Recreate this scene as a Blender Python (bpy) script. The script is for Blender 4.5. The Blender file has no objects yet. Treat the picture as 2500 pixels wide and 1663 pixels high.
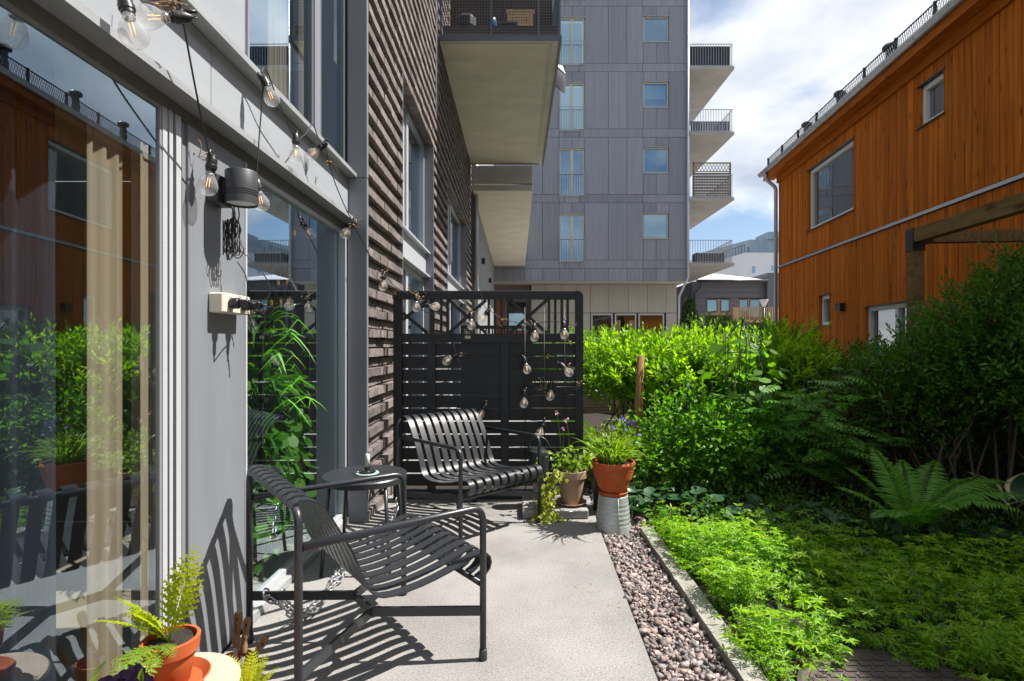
import bpy, bmesh, math, random
import numpy as np
from mathutils import Vector, Matrix, Quaternion
R = math.radians
random.seed(7); RNG = np.random.default_rng(11)
SC = bpy.context.scene
COL = SC.collection

# ------------------------------------------------------------------ camera
F, CX, YH, H = 1320.0, 1262.0, 843.0, 1.25      # one point perspective read off the facade
cam_data = bpy.data.cameras.new('camera')
cam_data.sensor_fit = 'HORIZONTAL'; cam_data.sensor_width = 36.0
cam_data.lens = 36.0 * F / 2500.0
cam_data.shift_x = -(CX - 1250.0) / 2500.0
cam_data.shift_y = (YH - 831.5) / 2500.0
cam_data.clip_start = 0.05; cam_data.clip_end = 1500.0
cam = bpy.data.objects.new('camera', cam_data); COL.objects.link(cam)
cam.location = (0, 0, H); cam.rotation_euler = (R(90), 0, 0)
SC.camera = cam

# ------------------------------------------------------------------ sky and sun
SUN_EL, SUN_AZ = R(56.0), R(5.0)                 # azimuth counted from +X towards +Y
SUN_DIR = Vector((math.cos(SUN_EL) * math.cos(SUN_AZ), math.cos(SUN_EL) * math.sin(SUN_AZ), math.sin(SUN_EL)))
world = bpy.data.worlds.new('World'); SC.world = world; world.use_nodes = True
wn = world.node_tree.nodes; wl = world.node_tree.links
for n in list(wn): wn.remove(n)
w_out = wn.new('ShaderNodeOutputWorld'); w_bg = wn.new('ShaderNodeBackground')
w_bg.inputs['Strength'].default_value = 0.066
w_sky = wn.new('ShaderNodeTexSky'); w_sky.sky_type = 'NISHITA'; w_sky.sun_disc = False
w_sky.sun_elevation = SUN_EL; w_sky.sun_rotation = R(90) - SUN_AZ
w_sky.air_density = 1.0; w_sky.dust_density = 0.25; w_sky.ozone_density = 1.6
w_tc = wn.new('ShaderNodeTexCoord'); w_sep = wn.new('ShaderNodeSeparateXYZ')
wl.new(w_tc.outputs['Generated'], w_sep.inputs[0])
w_add = wn.new('ShaderNodeMath'); w_add.operation = 'ADD'; w_add.inputs[1].default_value = 0.28
w_abs = wn.new('ShaderNodeMath'); w_abs.operation = 'ABSOLUTE'
wl.new(w_sep.outputs['Z'], w_abs.inputs[0]); wl.new(w_abs.outputs[0], w_add.inputs[0])
w_div = wn.new('ShaderNodeVectorMath'); w_div.operation = 'DIVIDE'
w_cmb = wn.new('ShaderNodeCombineXYZ')
for i in range(3): wl.new(w_add.outputs[0], w_cmb.inputs[i])
wl.new(w_tc.outputs['Generated'], w_div.inputs[0]); wl.new(w_cmb.outputs[0], w_div.inputs[1])
w_off = wn.new('ShaderNodeVectorMath'); w_off.operation = 'ADD'; w_off.inputs[1].default_value = (3.35, 1.2, 0.4)
wl.new(w_div.outputs[0], w_off.inputs[0])
w_noise = wn.new('ShaderNodeTexNoise'); w_noise.inputs['Scale'].default_value = 1.7
w_noise.inputs['Detail'].default_value = 9; w_noise.inputs['Roughness'].default_value = 0.52
w_noise.inputs['Distortion'].default_value = 0.25
wl.new(w_off.outputs[0], w_noise.inputs['Vector'])
w_ramp = wn.new('ShaderNodeValToRGB'); w_ramp.color_ramp.interpolation = 'EASE'
w_ramp.color_ramp.elements[0].position = 0.38; w_ramp.color_ramp.elements[0].color = (0.05, 0.05, 0.05, 1)
w_ramp.color_ramp.elements[1].position = 0.56; w_ramp.color_ramp.elements[1].color = (1, 1, 1, 1)
wl.new(w_noise.outputs['Fac'], w_ramp.inputs[0])
w_n2 = wn.new('ShaderNodeTexNoise'); w_n2.inputs['Scale'].default_value = 2.6; w_n2.inputs['Detail'].default_value = 6
wl.new(w_off.outputs[0], w_n2.inputs['Vector'])
w_r2 = wn.new('ShaderNodeValToRGB')
w_r2.color_ramp.elements[0].position = 0.36; w_r2.color_ramp.elements[0].color = (3.3, 3.7, 4.4, 1)
w_r2.color_ramp.elements[1].position = 0.62; w_r2.color_ramp.elements[1].color = (6.8, 6.85, 6.9, 1)
wl.new(w_n2.outputs['Fac'], w_r2.inputs[0])
w_aur = wn.new('ShaderNodeMixRGB'); w_aur.blend_type = 'ADD'; w_aur.inputs[0].default_value = 0.15   # clouds glow towards the sun like the clear sky does
wl.new(w_r2.outputs[0], w_aur.inputs[1]); wl.new(w_sky.outputs[0], w_aur.inputs[2])
w_mix = wn.new('ShaderNodeMixRGB')
wl.new(w_ramp.outputs[0], w_mix.inputs[0]); wl.new(w_sky.outputs[0], w_mix.inputs[1]); wl.new(w_aur.outputs[0], w_mix.inputs[2])
wl.new(w_mix.outputs[0], w_bg.inputs['Color']); wl.new(w_bg.outputs[0], w_out.inputs['Surface'])

sun_data = bpy.data.lights.new('sun', 'SUN'); sun_data.energy = 4.4; sun_data.angle = R(0.5); sun_data.color = (1.0, 0.95, 0.88)
sun = bpy.data.objects.new('sun', sun_data); COL.objects.link(sun)
sun.rotation_euler = SUN_DIR.to_track_quat('Z', 'Y').to_euler(); sun.location = SUN_DIR * 60

vs = SC.view_settings
SC.display_settings.display_device = 'sRGB'
vs.view_transform = 'Standard'; vs.look = 'None'; vs.exposure = 1.2; vs.gamma = 1.0; vs.use_curve_mapping = False
cy = SC.cycles
cy.use_denoising = True; cy.max_bounces = 8; cy.diffuse_bounces = 3; cy.glossy_bounces = 4
cy.transmission_bounces = 6; cy.transparent_max_bounces = 24
cy.caustics_reflective = False; cy.caustics_refractive = False; cy.sample_clamp_indirect = 6.0

# ------------------------------------------------------------------ helpers
def P(x, y, Y):                                   # photo pixel + distance -> place
    return Vector(((x - CX) * Y / F, Y, H - (y - YH) * Y / F))
def PX(x, y, X):                                  # photo pixel on a plane X = const
    Y = X * F / (x - CX); return P(x, y, Y)

def tag(o, label=None, cat=None, group=None, kind=None):
    if label: o['label'] = label
    if cat: o['category'] = cat
    if group: o['group'] = group
    if kind: o['kind'] = kind
    return o
def empty(name, loc=(0, 0, 0), label=None, cat=None, group=None, rz=0.0):
    o = bpy.data.objects.new(name, None); o.empty_display_size = 0.1
    COL.objects.link(o); o.location = loc; o.rotation_euler = (0, 0, rz)
    return tag(o, label, cat, group)
def child(o, parent, local=False):                # world coordinates kept unless local
    COL.objects.link(o)
    if parent is not None:
        o.parent = parent
        if not local: o.matrix_parent_inverse = world_of(parent).inverted()
    return o
def world_of(o):
    m = o.matrix_basis.copy()
    while o.parent is not None:
        m = o.matrix_parent_inverse @ m
        o = o.parent; m = o.matrix_basis @ m
    return m
def sub_empty(name, parent, local=False):
    o = bpy.data.objects.new(name, None); o.empty_display_size = 0.05
    child(o, parent, local); return o

class MB:
    """collects shapes, builds ONE mesh object"""
    def __init__(s): s.v = []; s.f = []; s.sm = []
    def add(s, vs_, fs_, smooth=False):
        n = len(s.v); s.v.extend([tuple(v) for v in vs_]); s.f.extend([tuple(i + n for i in f) for f in fs_])
        s.sm.extend([smooth] * len(fs_)); return s
    def box(s, x0, x1, y0, y1, z0, z1, b=0.0):
        if b <= 0:
            vs_ = [(x, y, z) for z in (z0, z1) for y in (y0, y1) for x in (x0, x1)]
            return s.add(vs_, [(0, 2, 3, 1), (4, 5, 7, 6), (0, 1, 5, 4), (2, 6, 7, 3), (0, 4, 6, 2), (1, 3, 7, 5)])
        bm = bmesh.new(); bmesh.ops.create_cube(bm, size=1.0)
        for v in bm.verts:
            v.co = Vector(((x0 + x1) / 2 + v.co.x * (x1 - x0), (y0 + y1) / 2 + v.co.y * (y1 - y0), (z0 + z1) / 2 + v.co.z * (z1 - z0)))
        bmesh.ops.bevel(bm, geom=bm.edges[:], offset=min(b, (x1 - x0) * .45, (y1 - y0) * .45, (z1 - z0) * .45), segments=1, affect='EDGES')
        return s.bm(bm)
    def bm(s, bm, smooth=False):
        bm.verts.index_update()
        s.add([v.co[:] for v in bm.verts], [[v.index for v in f.verts] for f in bm.faces], smooth); bm.free(); return s
    def bar(s, p, q, w, t, up=(0, 0, 1)):         # rectangular bar from p to q: w across, t along up
        p, q, up = Vector(p), Vector(q), Vector(up); d = (q - p).normalized()
        sd = d.cross(up)
        if sd.length < 1e-5: sd = d.cross(Vector((1, 0, 0)))
        sd.normalize(); u = sd.cross(d).normalized()
        vs_ = [e + sd * (a * w / 2) + u * (b * t / 2) for e in (p, q) for a, b in ((-1, -1), (1, -1), (1, 1), (-1, 1))]
        return s.add(vs_, [(3, 2, 1, 0), (4, 5, 6, 7), (0, 1, 5, 4), (1, 2, 6, 5), (2, 3, 7, 6), (3, 0, 4, 7)])
    def tube(s, pts, r, n=10, cap=True, closed=False):
        pts = [Vector(p) for p in pts]; m = len(pts)
        rs = r if isinstance(r, (list, tuple)) else [r] * m
        tang = []
        for i in range(m):
            a = pts[(i - 1) % m] if (closed or i > 0) else pts[i]; b = pts[(i + 1) % m] if (closed or i < m - 1) else pts[i]
            tang.append((b - a).normalized())
        u = tang[0].orthogonal().normalized(); rings = []
        for i in range(m):
            if i: u = (u - tang[i] * u.dot(tang[i])).normalized()
            w = tang[i].cross(u)
            rings.append([pts[i] + (u * math.cos(2 * math.pi * k / n) + w * math.sin(2 * math.pi * k / n)) * rs[i] for k in range(n)])
        vs_ = [p for rg in rings for p in rg]; fs = []
        for i in range(m if closed else m - 1):
            j = (i + 1) % m
            for k in range(n): fs.append((i * n + k, i * n + (k + 1) % n, j * n + (k + 1) % n, j * n + k))
        s.add(vs_, fs, True)
        if cap and not closed:
            b0 = len(s.v) - len(vs_)
            s.f.append(tuple(b0 + k for k in range(n - 1, -1, -1))); s.f.append(tuple(b0 + (m - 1) * n + k for k in range(n))); s.sm += [False, False]
        return s
    def lathe(s, prof, c=(0, 0, 0), n=32, axis=None, cap=True):   # prof [(r,z)...]
        if len(prof) > 2:                          # corners sharper than 40 degrees keep a hard edge
            np_ = [prof[0]]; cuts = set()
            for i in range(1, len(prof) - 1):
                a0 = math.atan2(prof[i][1] - prof[i - 1][1], prof[i][0] - prof[i - 1][0]); a1 = math.atan2(prof[i + 1][1] - prof[i][1], prof[i + 1][0] - prof[i][0])
                np_.append(prof[i])
                if abs((a1 - a0 + math.pi) % (2 * math.pi) - math.pi) > R(40): cuts.add(len(np_) - 1); np_.append(prof[i])
            np_.append(prof[-1]); prof = np_
        else: cuts = set()
        c = Vector(c); q = Vector((0, 0, 1)).rotation_difference(Vector(axis).normalized()) if axis is not None else None
        vs_ = []; fs = []
        for r, z in prof:
            for k in range(n):
                a = 2 * math.pi * k / n; p = Vector((r * math.cos(a), r * math.sin(a), z))
                vs_.append(c + (q @ p if q else p))
        for i in range(len(prof) - 1):
            if i in cuts: continue
            for k in range(n): fs.append((i * n + k, i * n + (k + 1) % n, (i + 1) * n + (k + 1) % n, (i + 1) * n + k))
        s.add(vs_, fs, True)
        if cap:
            b0 = len(s.v) - len(vs_)
            if prof[0][0] > 1e-4: s.f.append(tuple(b0 + k for k in range(n - 1, -1, -1))); s.sm.append(False)
            if prof[-1][0] > 1e-4: s.f.append(tuple(b0 + (len(prof) - 1) * n + k for k in range(n))); s.sm.append(False)
        return s
    def ribbon(s, prof, w, t, origin, du, dw):    # strip of width w, thickness t along profile (u,z); du: u direction, dw: width direction
        O, du, dw = Vector(origin), Vector(du), Vector(dw); n = len(prof); up = Vector((0, 0, 1)); vs_ = []
        for i, (u, z) in enumerate(prof):
            a = prof[max(i - 1, 0)]; b = prof[min(i + 1, n - 1)]
            tu, tz = b[0] - a[0], b[1] - a[1]; L = math.hypot(tu, tz) or 1
            nu, nz = -tz / L, tu / L
            for sgn in (-1, 1):
                for ww in (-1, 1):
                    vs_.append(O + du * (u + sgn * nu * t / 2) + up * (z + sgn * nz * t / 2) + dw * (ww * w / 2))
        for p_, q_ in ((2, 3), (1, 0), (0, 2), (3, 1)):    # four strips with their own vertices: smooth along, crisp across
            st = [vs_[i * 4 + j] for i in range(n) for j in (p_, q_)]
            s.add(st, [(2 * i, 2 * i + 1, 2 * i + 3, 2 * i + 2) for i in range(n - 1)], True)
        return s.add([vs_[j] for j in (0, 1, 3, 2)] + [vs_[n * 4 - 4 + j] for j in (0, 2, 3, 1)], [(0, 1, 2, 3), (4, 5, 6, 7)], False)
    def mesh(s, name):
        me = bpy.data.meshes.new(name); me.from_pydata(s.v, [], s.f)
        me.polygons.foreach_set('use_smooth', s.sm); me.update(); return me
    def build(s, name, mat, parent=None, local=False, smooth_angle=None):
        me = s.mesh(name); me.materials.append(mat)
        o = bpy.data.objects.new(name, me); child(o, parent, local)
        return o

def piece(name, me, parent, loc, scale=(1, 1, 1), rot=(0, 0, 0), local=False):
    o = bpy.data.objects.new(name, me); o.location = loc; o.scale = scale; o.rotation_euler = rot
    COL.objects.link(o); o.parent = parent
    if not local: o.matrix_parent_inverse = world_of(parent).inverted()
    return o

def np_mesh(name, V, polys_n, idx, mat, parent=None, smooth=False):
    """V (n,3) array, idx flat loop array, polys_n vertices per polygon"""
    me = bpy.data.meshes.new(name); nv = len(V); nl = len(idx); npoly = nl // polys_n
    me.vertices.add(nv); me.vertices.foreach_set('co', np.ascontiguousarray(V, dtype=np.float32).ravel())
    me.loops.add(nl); me.loops.foreach_set('vertex_index', np.ascontiguousarray(idx, dtype=np.int32))
    me.polygons.add(npoly); me.polygons.foreach_set('loop_start', np.arange(0, nl, polys_n, dtype=np.int32))
    try: me.polygons.foreach_set('loop_total', np.full(npoly, polys_n, dtype=np.int32))
    except Exception: pass
    if smooth: me.polygons.foreach_set('use_smooth', np.ones(npoly, dtype=bool))
    me.update(calc_edges=True); me.validate()
    if mat: me.materials.append(mat)
    o = bpy.data.objects.new(name, me); child(o, parent); return o

def unit_cube_mesh(name, mat, bev=0.0):
    m = MB().box(-.5, .5, -.5, .5, -.5, .5, bev).mesh(name); m.materials.append(mat); return m
def arc(c, r, a0, a1, n, plane='xz'):
    out = []
    for i in range(n + 1):
        a = a0 + (a1 - a0) * i / n; x, y = r * math.cos(a), r * math.sin(a)
        out.append(Vector((c[0] + x, c[1], c[2] + y)) if plane == 'xz' else Vector((c[0] + x, c[1] + y, c[2])))
    return out
def smooth_path(pts, sub=6):                       # Catmull-Rom
    pts = [Vector(p) for p in pts]; out = []
    for i in range(len(pts) - 1):
        p0 = pts[max(i - 1, 0)]; p1 = pts[i]; p2 = pts[i + 1]; p3 = pts[min(i + 2, len(pts) - 1)]
        for k in range(sub):
            t = k / sub
            out.append(0.5 * ((2 * p1) + (p2 - p0) * t + (2 * p0 - 5 * p1 + 4 * p2 - p3) * t * t + (3 * p1 - p0 - 3 * p2 + p3) * t ** 3))
    out.append(pts[-1]); return out
def rounded(pts, r, n=5):                          # polyline with filleted corners
    pts = [Vector(p) for p in pts]; out = [pts[0]]
    for i in range(1, len(pts) - 1):
        a = (pts[i - 1] - pts[i]).normalized(); b = (pts[i + 1] - pts[i]).normalized()
        p, q = pts[i] + a * r, pts[i] + b * r
        for k in range(n + 1):
            t = k / n; out.append(p * (1 - t) ** 2 + pts[i] * 2 * t * (1 - t) + q * t * t)
    out.append(pts[-1]); return out

# ------------------------------------------------------------------ materials
def pm(name, col, rough=.6, metal=0.0, col2=None, vs=4.0, vdet=5, vmin=.35, vmax=.65, stretch=None, bump=0.0, bs=60.0,
       rand=0.0, spec=.5, speck=None, speck_s=250.0, coat=0.0, sub=None):
    m = bpy.data.materials.new(name); m.use_nodes = True; nt = m.node_tree; N = nt.nodes; L = nt.links
    b = N['Principled BSDF']; b.inputs['Roughness'].default_value = rough; b.inputs['Metallic'].default_value = metal
    b.inputs['Specular IOR Level'].default_value = spec
    if coat: b.inputs['Coat Weight'].default_value = coat
    geo = N.new('ShaderNodeNewGeometry'); vec = geo.outputs['Position']
    if stretch:
        mp = N.new('ShaderNodeMapping'); mp.inputs['Scale'].default_value = stretch; L.new(vec, mp.inputs['Vector']); vec = mp.outputs[0]
    if rand:                                        # shift the pattern from piece to piece
        oi = N.new('ShaderNodeObjectInfo'); ad = N.new('ShaderNodeMath'); ad.operation = 'ADD'
        L.new(oi.outputs['Random'], ad.inputs[0]); L.new(geo.outputs['Random Per Island'], ad.inputs[1])
        fr = N.new('ShaderNodeMath'); fr.operation = 'FRACT'; L.new(ad.outputs[0], fr.inputs[0])
        sc = N.new('ShaderNodeVectorMath'); sc.operation = 'SCALE'; sc.inputs[0].default_value = (37, 53, 29); L.new(fr.outputs[0], sc.inputs['Scale'])
        ad2 = N.new('ShaderNodeVectorMath'); L.new(vec, ad2.inputs[0]); L.new(sc.outputs[0], ad2.inputs[1]); vec = ad2.outputs[0]
    out = None
    if col2:
        t = N.new('ShaderNodeTexNoise'); t.inputs['Scale'].default_value = vs; t.inputs['Detail'].default_value = vdet; t.inputs['Roughness'].default_value = .6
        L.new(vec, t.inputs['Vector'])
        r = N.new('ShaderNodeValToRGB'); r.color_ramp.elements[0].position = vmin; r.color_ramp.elements[1].position = vmax
        r.color_ramp.elements[0].color = (*col, 1); r.color_ramp.elements[1].color = (*col2, 1)
        L.new(t.outputs['Fac'], r.inputs[0]); out = r.outputs[0]
    if speck:
        t = N.new('ShaderNodeTexNoise'); t.inputs['Scale'].default_value = speck_s; t.inputs['Detail'].default_value = 2; L.new(vec, t.inputs['Vector'])
        r = N.new('ShaderNodeMapRange'); r.inputs[1].default_value = .3; r.inputs[2].default_value = .7
        r.inputs[3].default_value = 1 - speck; r.inputs[4].default_value = 1 + speck; L.new(t.outputs['Fac'], r.inputs[0])
        mx = N.new('ShaderNodeVectorMath'); mx.operation = 'SCALE'
        if out is None: mx.inputs[0].default_value = col
        else: L.new(out, mx.inputs[0])
        L.new(r.outputs[0], mx.inputs['Scale']); out = mx.outputs[0]
    if rand:
        r = N.new('ShaderNodeMapRange'); r.inputs[3].default_value = 1 - rand; r.inputs[4].default_value = 1 + rand; L.new(fr.outputs[0], r.inputs[0])
        mx = N.new('ShaderNodeVectorMath'); mx.operation = 'SCALE'
        if out is None: mx.inputs[0].default_value = col
        else: L.new(out, mx.inputs[0])
        L.new(r.outputs[0], mx.inputs['Scale']); out = mx.outputs[0]
    if out is not None: L.new(out, b.inputs['Base Color'])
    else: b.inputs['Base Color'].default_value = (*col, 1)
    if bump:
        t = N.new('ShaderNodeTexNoise'); t.inputs['Scale'].default_value = bs; t.inputs['Detail'].default_value = 6; L.new(vec, t.inputs['Vector'])
        bp = N.new('ShaderNodeBump'); bp.inputs['Strength'].default_value = bump; bp.inputs['Distance'].default_value = .01
        L.new(t.outputs['Fac'], bp.inputs['Height']); L.new(bp.outputs[0], b.inputs['Normal'])
    return m

def leaf_mat(name, col, col2, trans=.45, rough=.42, gloss=.35, tcol=None):
    m = bpy.data.materials.new(name); m.use_nodes = True; nt = m.node_tree; N = nt.nodes; L = nt.links
    b = N['Principled BSDF']; b.inputs['Roughness'].default_value = rough; b.inputs['Specular IOR Level'].default_value = gloss
    geo = N.new('ShaderNodeNewGeometry'); oi = N.new('ShaderNodeObjectInfo')
    ad = N.new('ShaderNodeMath'); L.new(oi.outputs['Random'], ad.inputs[0]); L.new(geo.outputs['Random Per Island'], ad.inputs[1])
    fr = N.new('ShaderNodeMath'); fr.operation = 'FRACT'; L.new(ad.outputs[0], fr.inputs[0])
    no = N.new('ShaderNodeTexNoise'); no.inputs['Scale'].default_value = 3.0; no.inputs['Detail'].default_value = 3; L.new(geo.outputs['Position'], no.inputs['Vector'])
    mx = N.new('ShaderNodeMath'); mx.operation = 'MULTIPLY_ADD'; mx.inputs[1].default_value = .6; L.new(fr.outputs[0], mx.inputs[0])
    m2 = N.new('ShaderNodeMath'); m2.operation = 'MULTIPLY'; m2.inputs[1].default_value = .5; L.new(no.outputs['Fac'], m2.inputs[0]); L.new(m2.outputs[0], mx.inputs[2])
    r = N.new('ShaderNodeValToRGB'); r.color_ramp.elements[0].position = .1; r.color_ramp.elements[1].position = .9
    r.color_ramp.elements[0].color = (*col, 1); r.color_ramp.elements[1].color = (*col2, 1); L.new(mx.outputs[0], r.inputs[0])
    L.new(r.outputs[0], b.inputs['Base Color'])
    tr = N.new('ShaderNodeBsdfTranslucent')
    tm = N.new('ShaderNodeMixRGB'); tm.blend_type = 'MULTIPLY'; tm.inputs[0].default_value = 1.0
    tm.inputs[2].default_value = (*(tcol or (1.45, 1.75, .40)), 1); L.new(r.outputs[0], tm.inputs[1]); L.new(tm.outputs[0], tr.inputs['Color'])
    ms = N.new('ShaderNodeMixShader'); ms.inputs[0].default_value = trans
    L.new(b.outputs[0], ms.inputs[1]); L.new(tr.outputs[0], ms.inputs[2]); L.new(ms.outputs[0], N['Material Output'].inputs['Surface'])
    return m

def glass_mat(name, tint=(.86, .93, .9), boost=1.8, base=0.0, rough=0.0, wave=0.0, haze=0.0, gcol=(.95, .98, 1)):
    """architectural pane: mirror reflection by Fresnel over clear transmission"""
    m = bpy.data.materials.new(name); m.use_nodes = True; nt = m.node_tree; N = nt.nodes; L = nt.links
    N.remove(N['Principled BSDF'])
    ge = N.new('ShaderNodeNewGeometry'); dt = N.new('ShaderNodeVectorMath'); dt.operation = 'DOT_PRODUCT'   # Schlick, same from both sides
    L.new(ge.outputs['Incoming'], dt.inputs[0]); L.new(ge.outputs['Normal'], dt.inputs[1])
    def mth(op, src, v1=None, v2=None):
        q = N.new('ShaderNodeMath'); q.operation = op; L.new(src, q.inputs[0])
        if v1 is not None: q.inputs[1].default_value = v1
        if v2 is not None: q.inputs[2].default_value = v2
        return q.outputs[0]
    ab = mth('ABSOLUTE', dt.outputs['Value']); iv = N.new('ShaderNodeMath'); iv.operation = 'SUBTRACT'; iv.inputs[0].default_value = 1.0; L.new(ab, iv.inputs[1])
    fres = mth('MULTIPLY_ADD', mth('POWER', iv.outputs[0], 5.0), .96, .04)
    mm = N.new('ShaderNodeMath'); mm.operation = 'MULTIPLY_ADD'; mm.use_clamp = True; mm.inputs[1].default_value = boost; mm.inputs[2].default_value = base
    L.new(fres, mm.inputs[0])
    tr = N.new('ShaderNodeBsdfTransparent'); tr.inputs['Color'].default_value = (*tint, 1)
    gl = N.new('ShaderNodeBsdfGlossy'); gl.inputs['Roughness'].default_value = rough; gl.inputs['Color'].default_value = (*gcol, 1)
    if wave:
        geo = N.new('ShaderNodeNewGeometry'); t = N.new('ShaderNodeTexNoise'); t.inputs['Scale'].default_value = 1.6; t.inputs['Detail'].default_value = 1
        L.new(geo.outputs['Position'], t.inputs['Vector']); bp = N.new('ShaderNodeBump'); bp.inputs['Strength'].default_value = wave; bp.inputs['Distance'].default_value = .02
        L.new(t.outputs['Fac'], bp.inputs['Height']); L.new(bp.outputs[0], gl.inputs['Normal'])
    ms = N.new('ShaderNodeMixShader'); L.new(mm.outputs[0], ms.inputs[0]); L.new(tr.outputs[0], ms.inputs[1]); L.new(gl.outputs[0], ms.inputs[2])
    if haze:                                         # diffuse white mixed into the glass to imitate sunlit haze
        df = N.new('ShaderNodeBsdfDiffuse'); df.inputs['Color'].default_value = (.8, .8, .8, 1); tl_ = N.new('ShaderNodeBsdfTranslucent'); tl_.inputs['Color'].default_value = (.8, .8, .8, 1)
        a1 = N.new('ShaderNodeMixShader'); L.new(df.outputs[0], a1.inputs[1]); L.new(tl_.outputs[0], a1.inputs[2]); a2 = N.new('ShaderNodeMixShader'); a2.inputs[0].default_value = haze
        L.new(ms.outputs[0], a2.inputs[1]); L.new(a1.outputs[0], a2.inputs[2]); ms = a2
    L.new(ms.outputs[0], N['Material Output'].inputs['Surface']); return m

def wood_mat(name, c1, c2, c3, axis='z', scale=1.0, rough=.6, knots=True, rand=.20):
    """boards: grain along the axis, darker knots, every piece its own shade"""
    m = bpy.data.materials.new(name); m.use_nodes = True; nt = m.node_tree; N = nt.nodes; L = nt.links
    b = N['Principled BSDF']; b.inputs['Roughness'].default_value = rough; b.inputs['Specular IOR Level'].default_value = .08
    geo = N.new('ShaderNodeNewGeometry'); oi = N.new('ShaderNodeObjectInfo')
    ad = N.new('ShaderNodeMath'); L.new(oi.outputs['Random'], ad.inputs[0]); L.new(geo.outputs['Random Per Island'], ad.inputs[1])
    fr = N.new('ShaderNodeMath'); fr.operation = 'FRACT'; L.new(ad.outputs[0], fr.inputs[0])
    sc = N.new('ShaderNodeVectorMath'); sc.operation = 'SCALE'; sc.inputs[0].default_value = (31, 17, 43); L.new(fr.outputs[0], sc.inputs['Scale'])
    a2 = N.new('ShaderNodeVectorMath'); L.new(geo.outputs['Position'], a2.inputs[0]); L.new(sc.outputs[0], a2.inputs[1])
    def mapped(v):
        mp = N.new('ShaderNodeMapping'); mp.inputs['Scale'].default_value = v; L.new(a2.outputs[0], mp.inputs[0]); return mp.outputs[0]
    k = {'z': (28, 28, 1.1), 'x': (1.1, 28, 28), 'y': (28, 1.1, 28)}[axis]
    t = N.new('ShaderNodeTexNoise'); t.inputs['Scale'].default_value = scale; t.inputs['Detail'].default_value = 6; t.inputs['Distortion'].default_value = .6
    L.new(mapped(k), t.inputs['Vector'])
    r = N.new('ShaderNodeValToRGB'); e = r.color_ramp.elements
    e[0].position = .28; e[0].color = (*c3, 1); e[1].position = .75; e[1].color = (*c2, 1); x = e.new(.5); x.color = (*c1, 1)
    L.new(t.outputs['Fac'], r.inputs[0]); out = r.outputs[0]
    if knots:
        kk = {'z': (7, 7, 2.2), 'x': (2.2, 7, 7), 'y': (7, 2.2, 7)}[axis]
        vo = N.new('ShaderNodeTexVoronoi'); vo.inputs['Scale'].default_value = 1.0; L.new(mapped(kk), vo.inputs['Vector'])
        kr = N.new('ShaderNodeValToRGB'); kr.color_ramp.elements[0].position = .06; kr.color_ramp.elements[1].position = .2
        kr.color_ramp.elements[0].color = (.25, .22, .2, 1); kr.color_ramp.elements[1].color = (1, 1, 1, 1); L.new(vo.outputs['Distance'], kr.inputs[0])
        mk = N.new('ShaderNodeMixRGB'); mk.blend_type = 'MULTIPLY'; mk.inputs[0].default_value = .8; L.new(out, mk.inputs[1]); L.new(kr.outputs[0], mk.inputs[2]); out = mk.outputs[0]
    mr = N.new('ShaderNodeMapRange'); mr.inputs[3].default_value = 1 - rand; mr.inputs[4].default_value = 1 + rand; L.new(fr.outputs[0], mr.inputs[0])
    mx = N.new('ShaderNodeVectorMath'); mx.operation = 'SCALE'; L.new(out, mx.inputs[0]); L.new(mr.outputs[0], mx.inputs['Scale'])
    L.new(mx.outputs[0], b.inputs['Base Color'])
    bp = N.new('ShaderNodeBump'); bp.inputs['Strength'].default_value = .25; bp.inputs['Distance'].default_value = .004
    L.new(t.outputs['Fac'], bp.inputs['Height']); L.new(bp.outputs[0], b.inputs['Normal'])
    return m

def emit_mat(name, col, s):
    m = bpy.data.materials.new(name); m.use_nodes = True
    b = m.node_tree.nodes['Principled BSDF']; b.inputs['Base Color'].default_value = (*col, 1)
    b.inputs['Emission Color'].default_value = (*col, 1); b.inputs['Emission Strength'].default_value = s; return m

M = {}
M['panel'] = pm('grey_sheet_metal', (.172, .186, .207), .42, .0, col2=(.208, .223, .246), vs=1.6, stretch=(3, 3, .5), vdet=8, speck=.05, speck_s=500, bump=.02, bs=3)
M['panel_light'] = pm('pale_grey_sheet_metal', (.29, .31, .335), .42, .0, col2=(.345, .365, .39), vs=1.6, stretch=(3, .6, 3), vdet=8, speck=.04, speck_s=500, bump=.02, bs=3)
M['frame'] = pm('anodised_frame', (.29, .305, .33), .35, .3, speck=.03)
M['frame_light'] = pm('pale_metal_frame', (.46, .475, .50), .35, .1, speck=.03)
M['frame_dark'] = pm('dark_window_frame', (.10, .11, .125), .4, .1)
M['flash'] = pm('sill_flashing', (.40, .41, .415), .38, .25, col2=(.33, .34, .345), vs=6)
M['head'] = pm('dark_head_lining', (.13, .13, .125), .5)
M['gasket'] = pm('black_gasket', (.012, .012, .013), .6)
M['glass'] = glass_mat('window_glass', (.86, .90, .88), boost=3.2, base=.155, wave=.012, gcol=(.74, .89, 1.0))
M['glass_orange'] = glass_mat('far_house_glass', (.5, .6, .6), boost=1.6, base=.25, wave=.03)
M['glass_far'] = glass_mat('coated_far_glass', (.45, .60, .68), boost=1.2, base=.30, wave=.03, gcol=(.60, .85, 1.0))
M['bulb_glass'] = glass_mat('bulb_glass', (.97, .97, .96), boost=.8, base=.04, haze=.17)
M['brick'] = pm('dark_clinker_brick', (.118, .096, .089), .75, col2=(.205, .174, .164), vs=14, rand=.26, bump=.5, bs=70, speck=.12, speck_s=180)
M['mortar'] = pm('dark_mortar', (.045, .038, .034), .9, bump=.3)
M['concrete'] = pm('board_marked_concrete', (.62, .575, .465), .8, col2=(.72, .67, .55), vs=1.6, vdet=8, stretch=(1.0, 2.6, 1), speck=.06, speck_s=40, bump=.15, bs=12)
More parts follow.
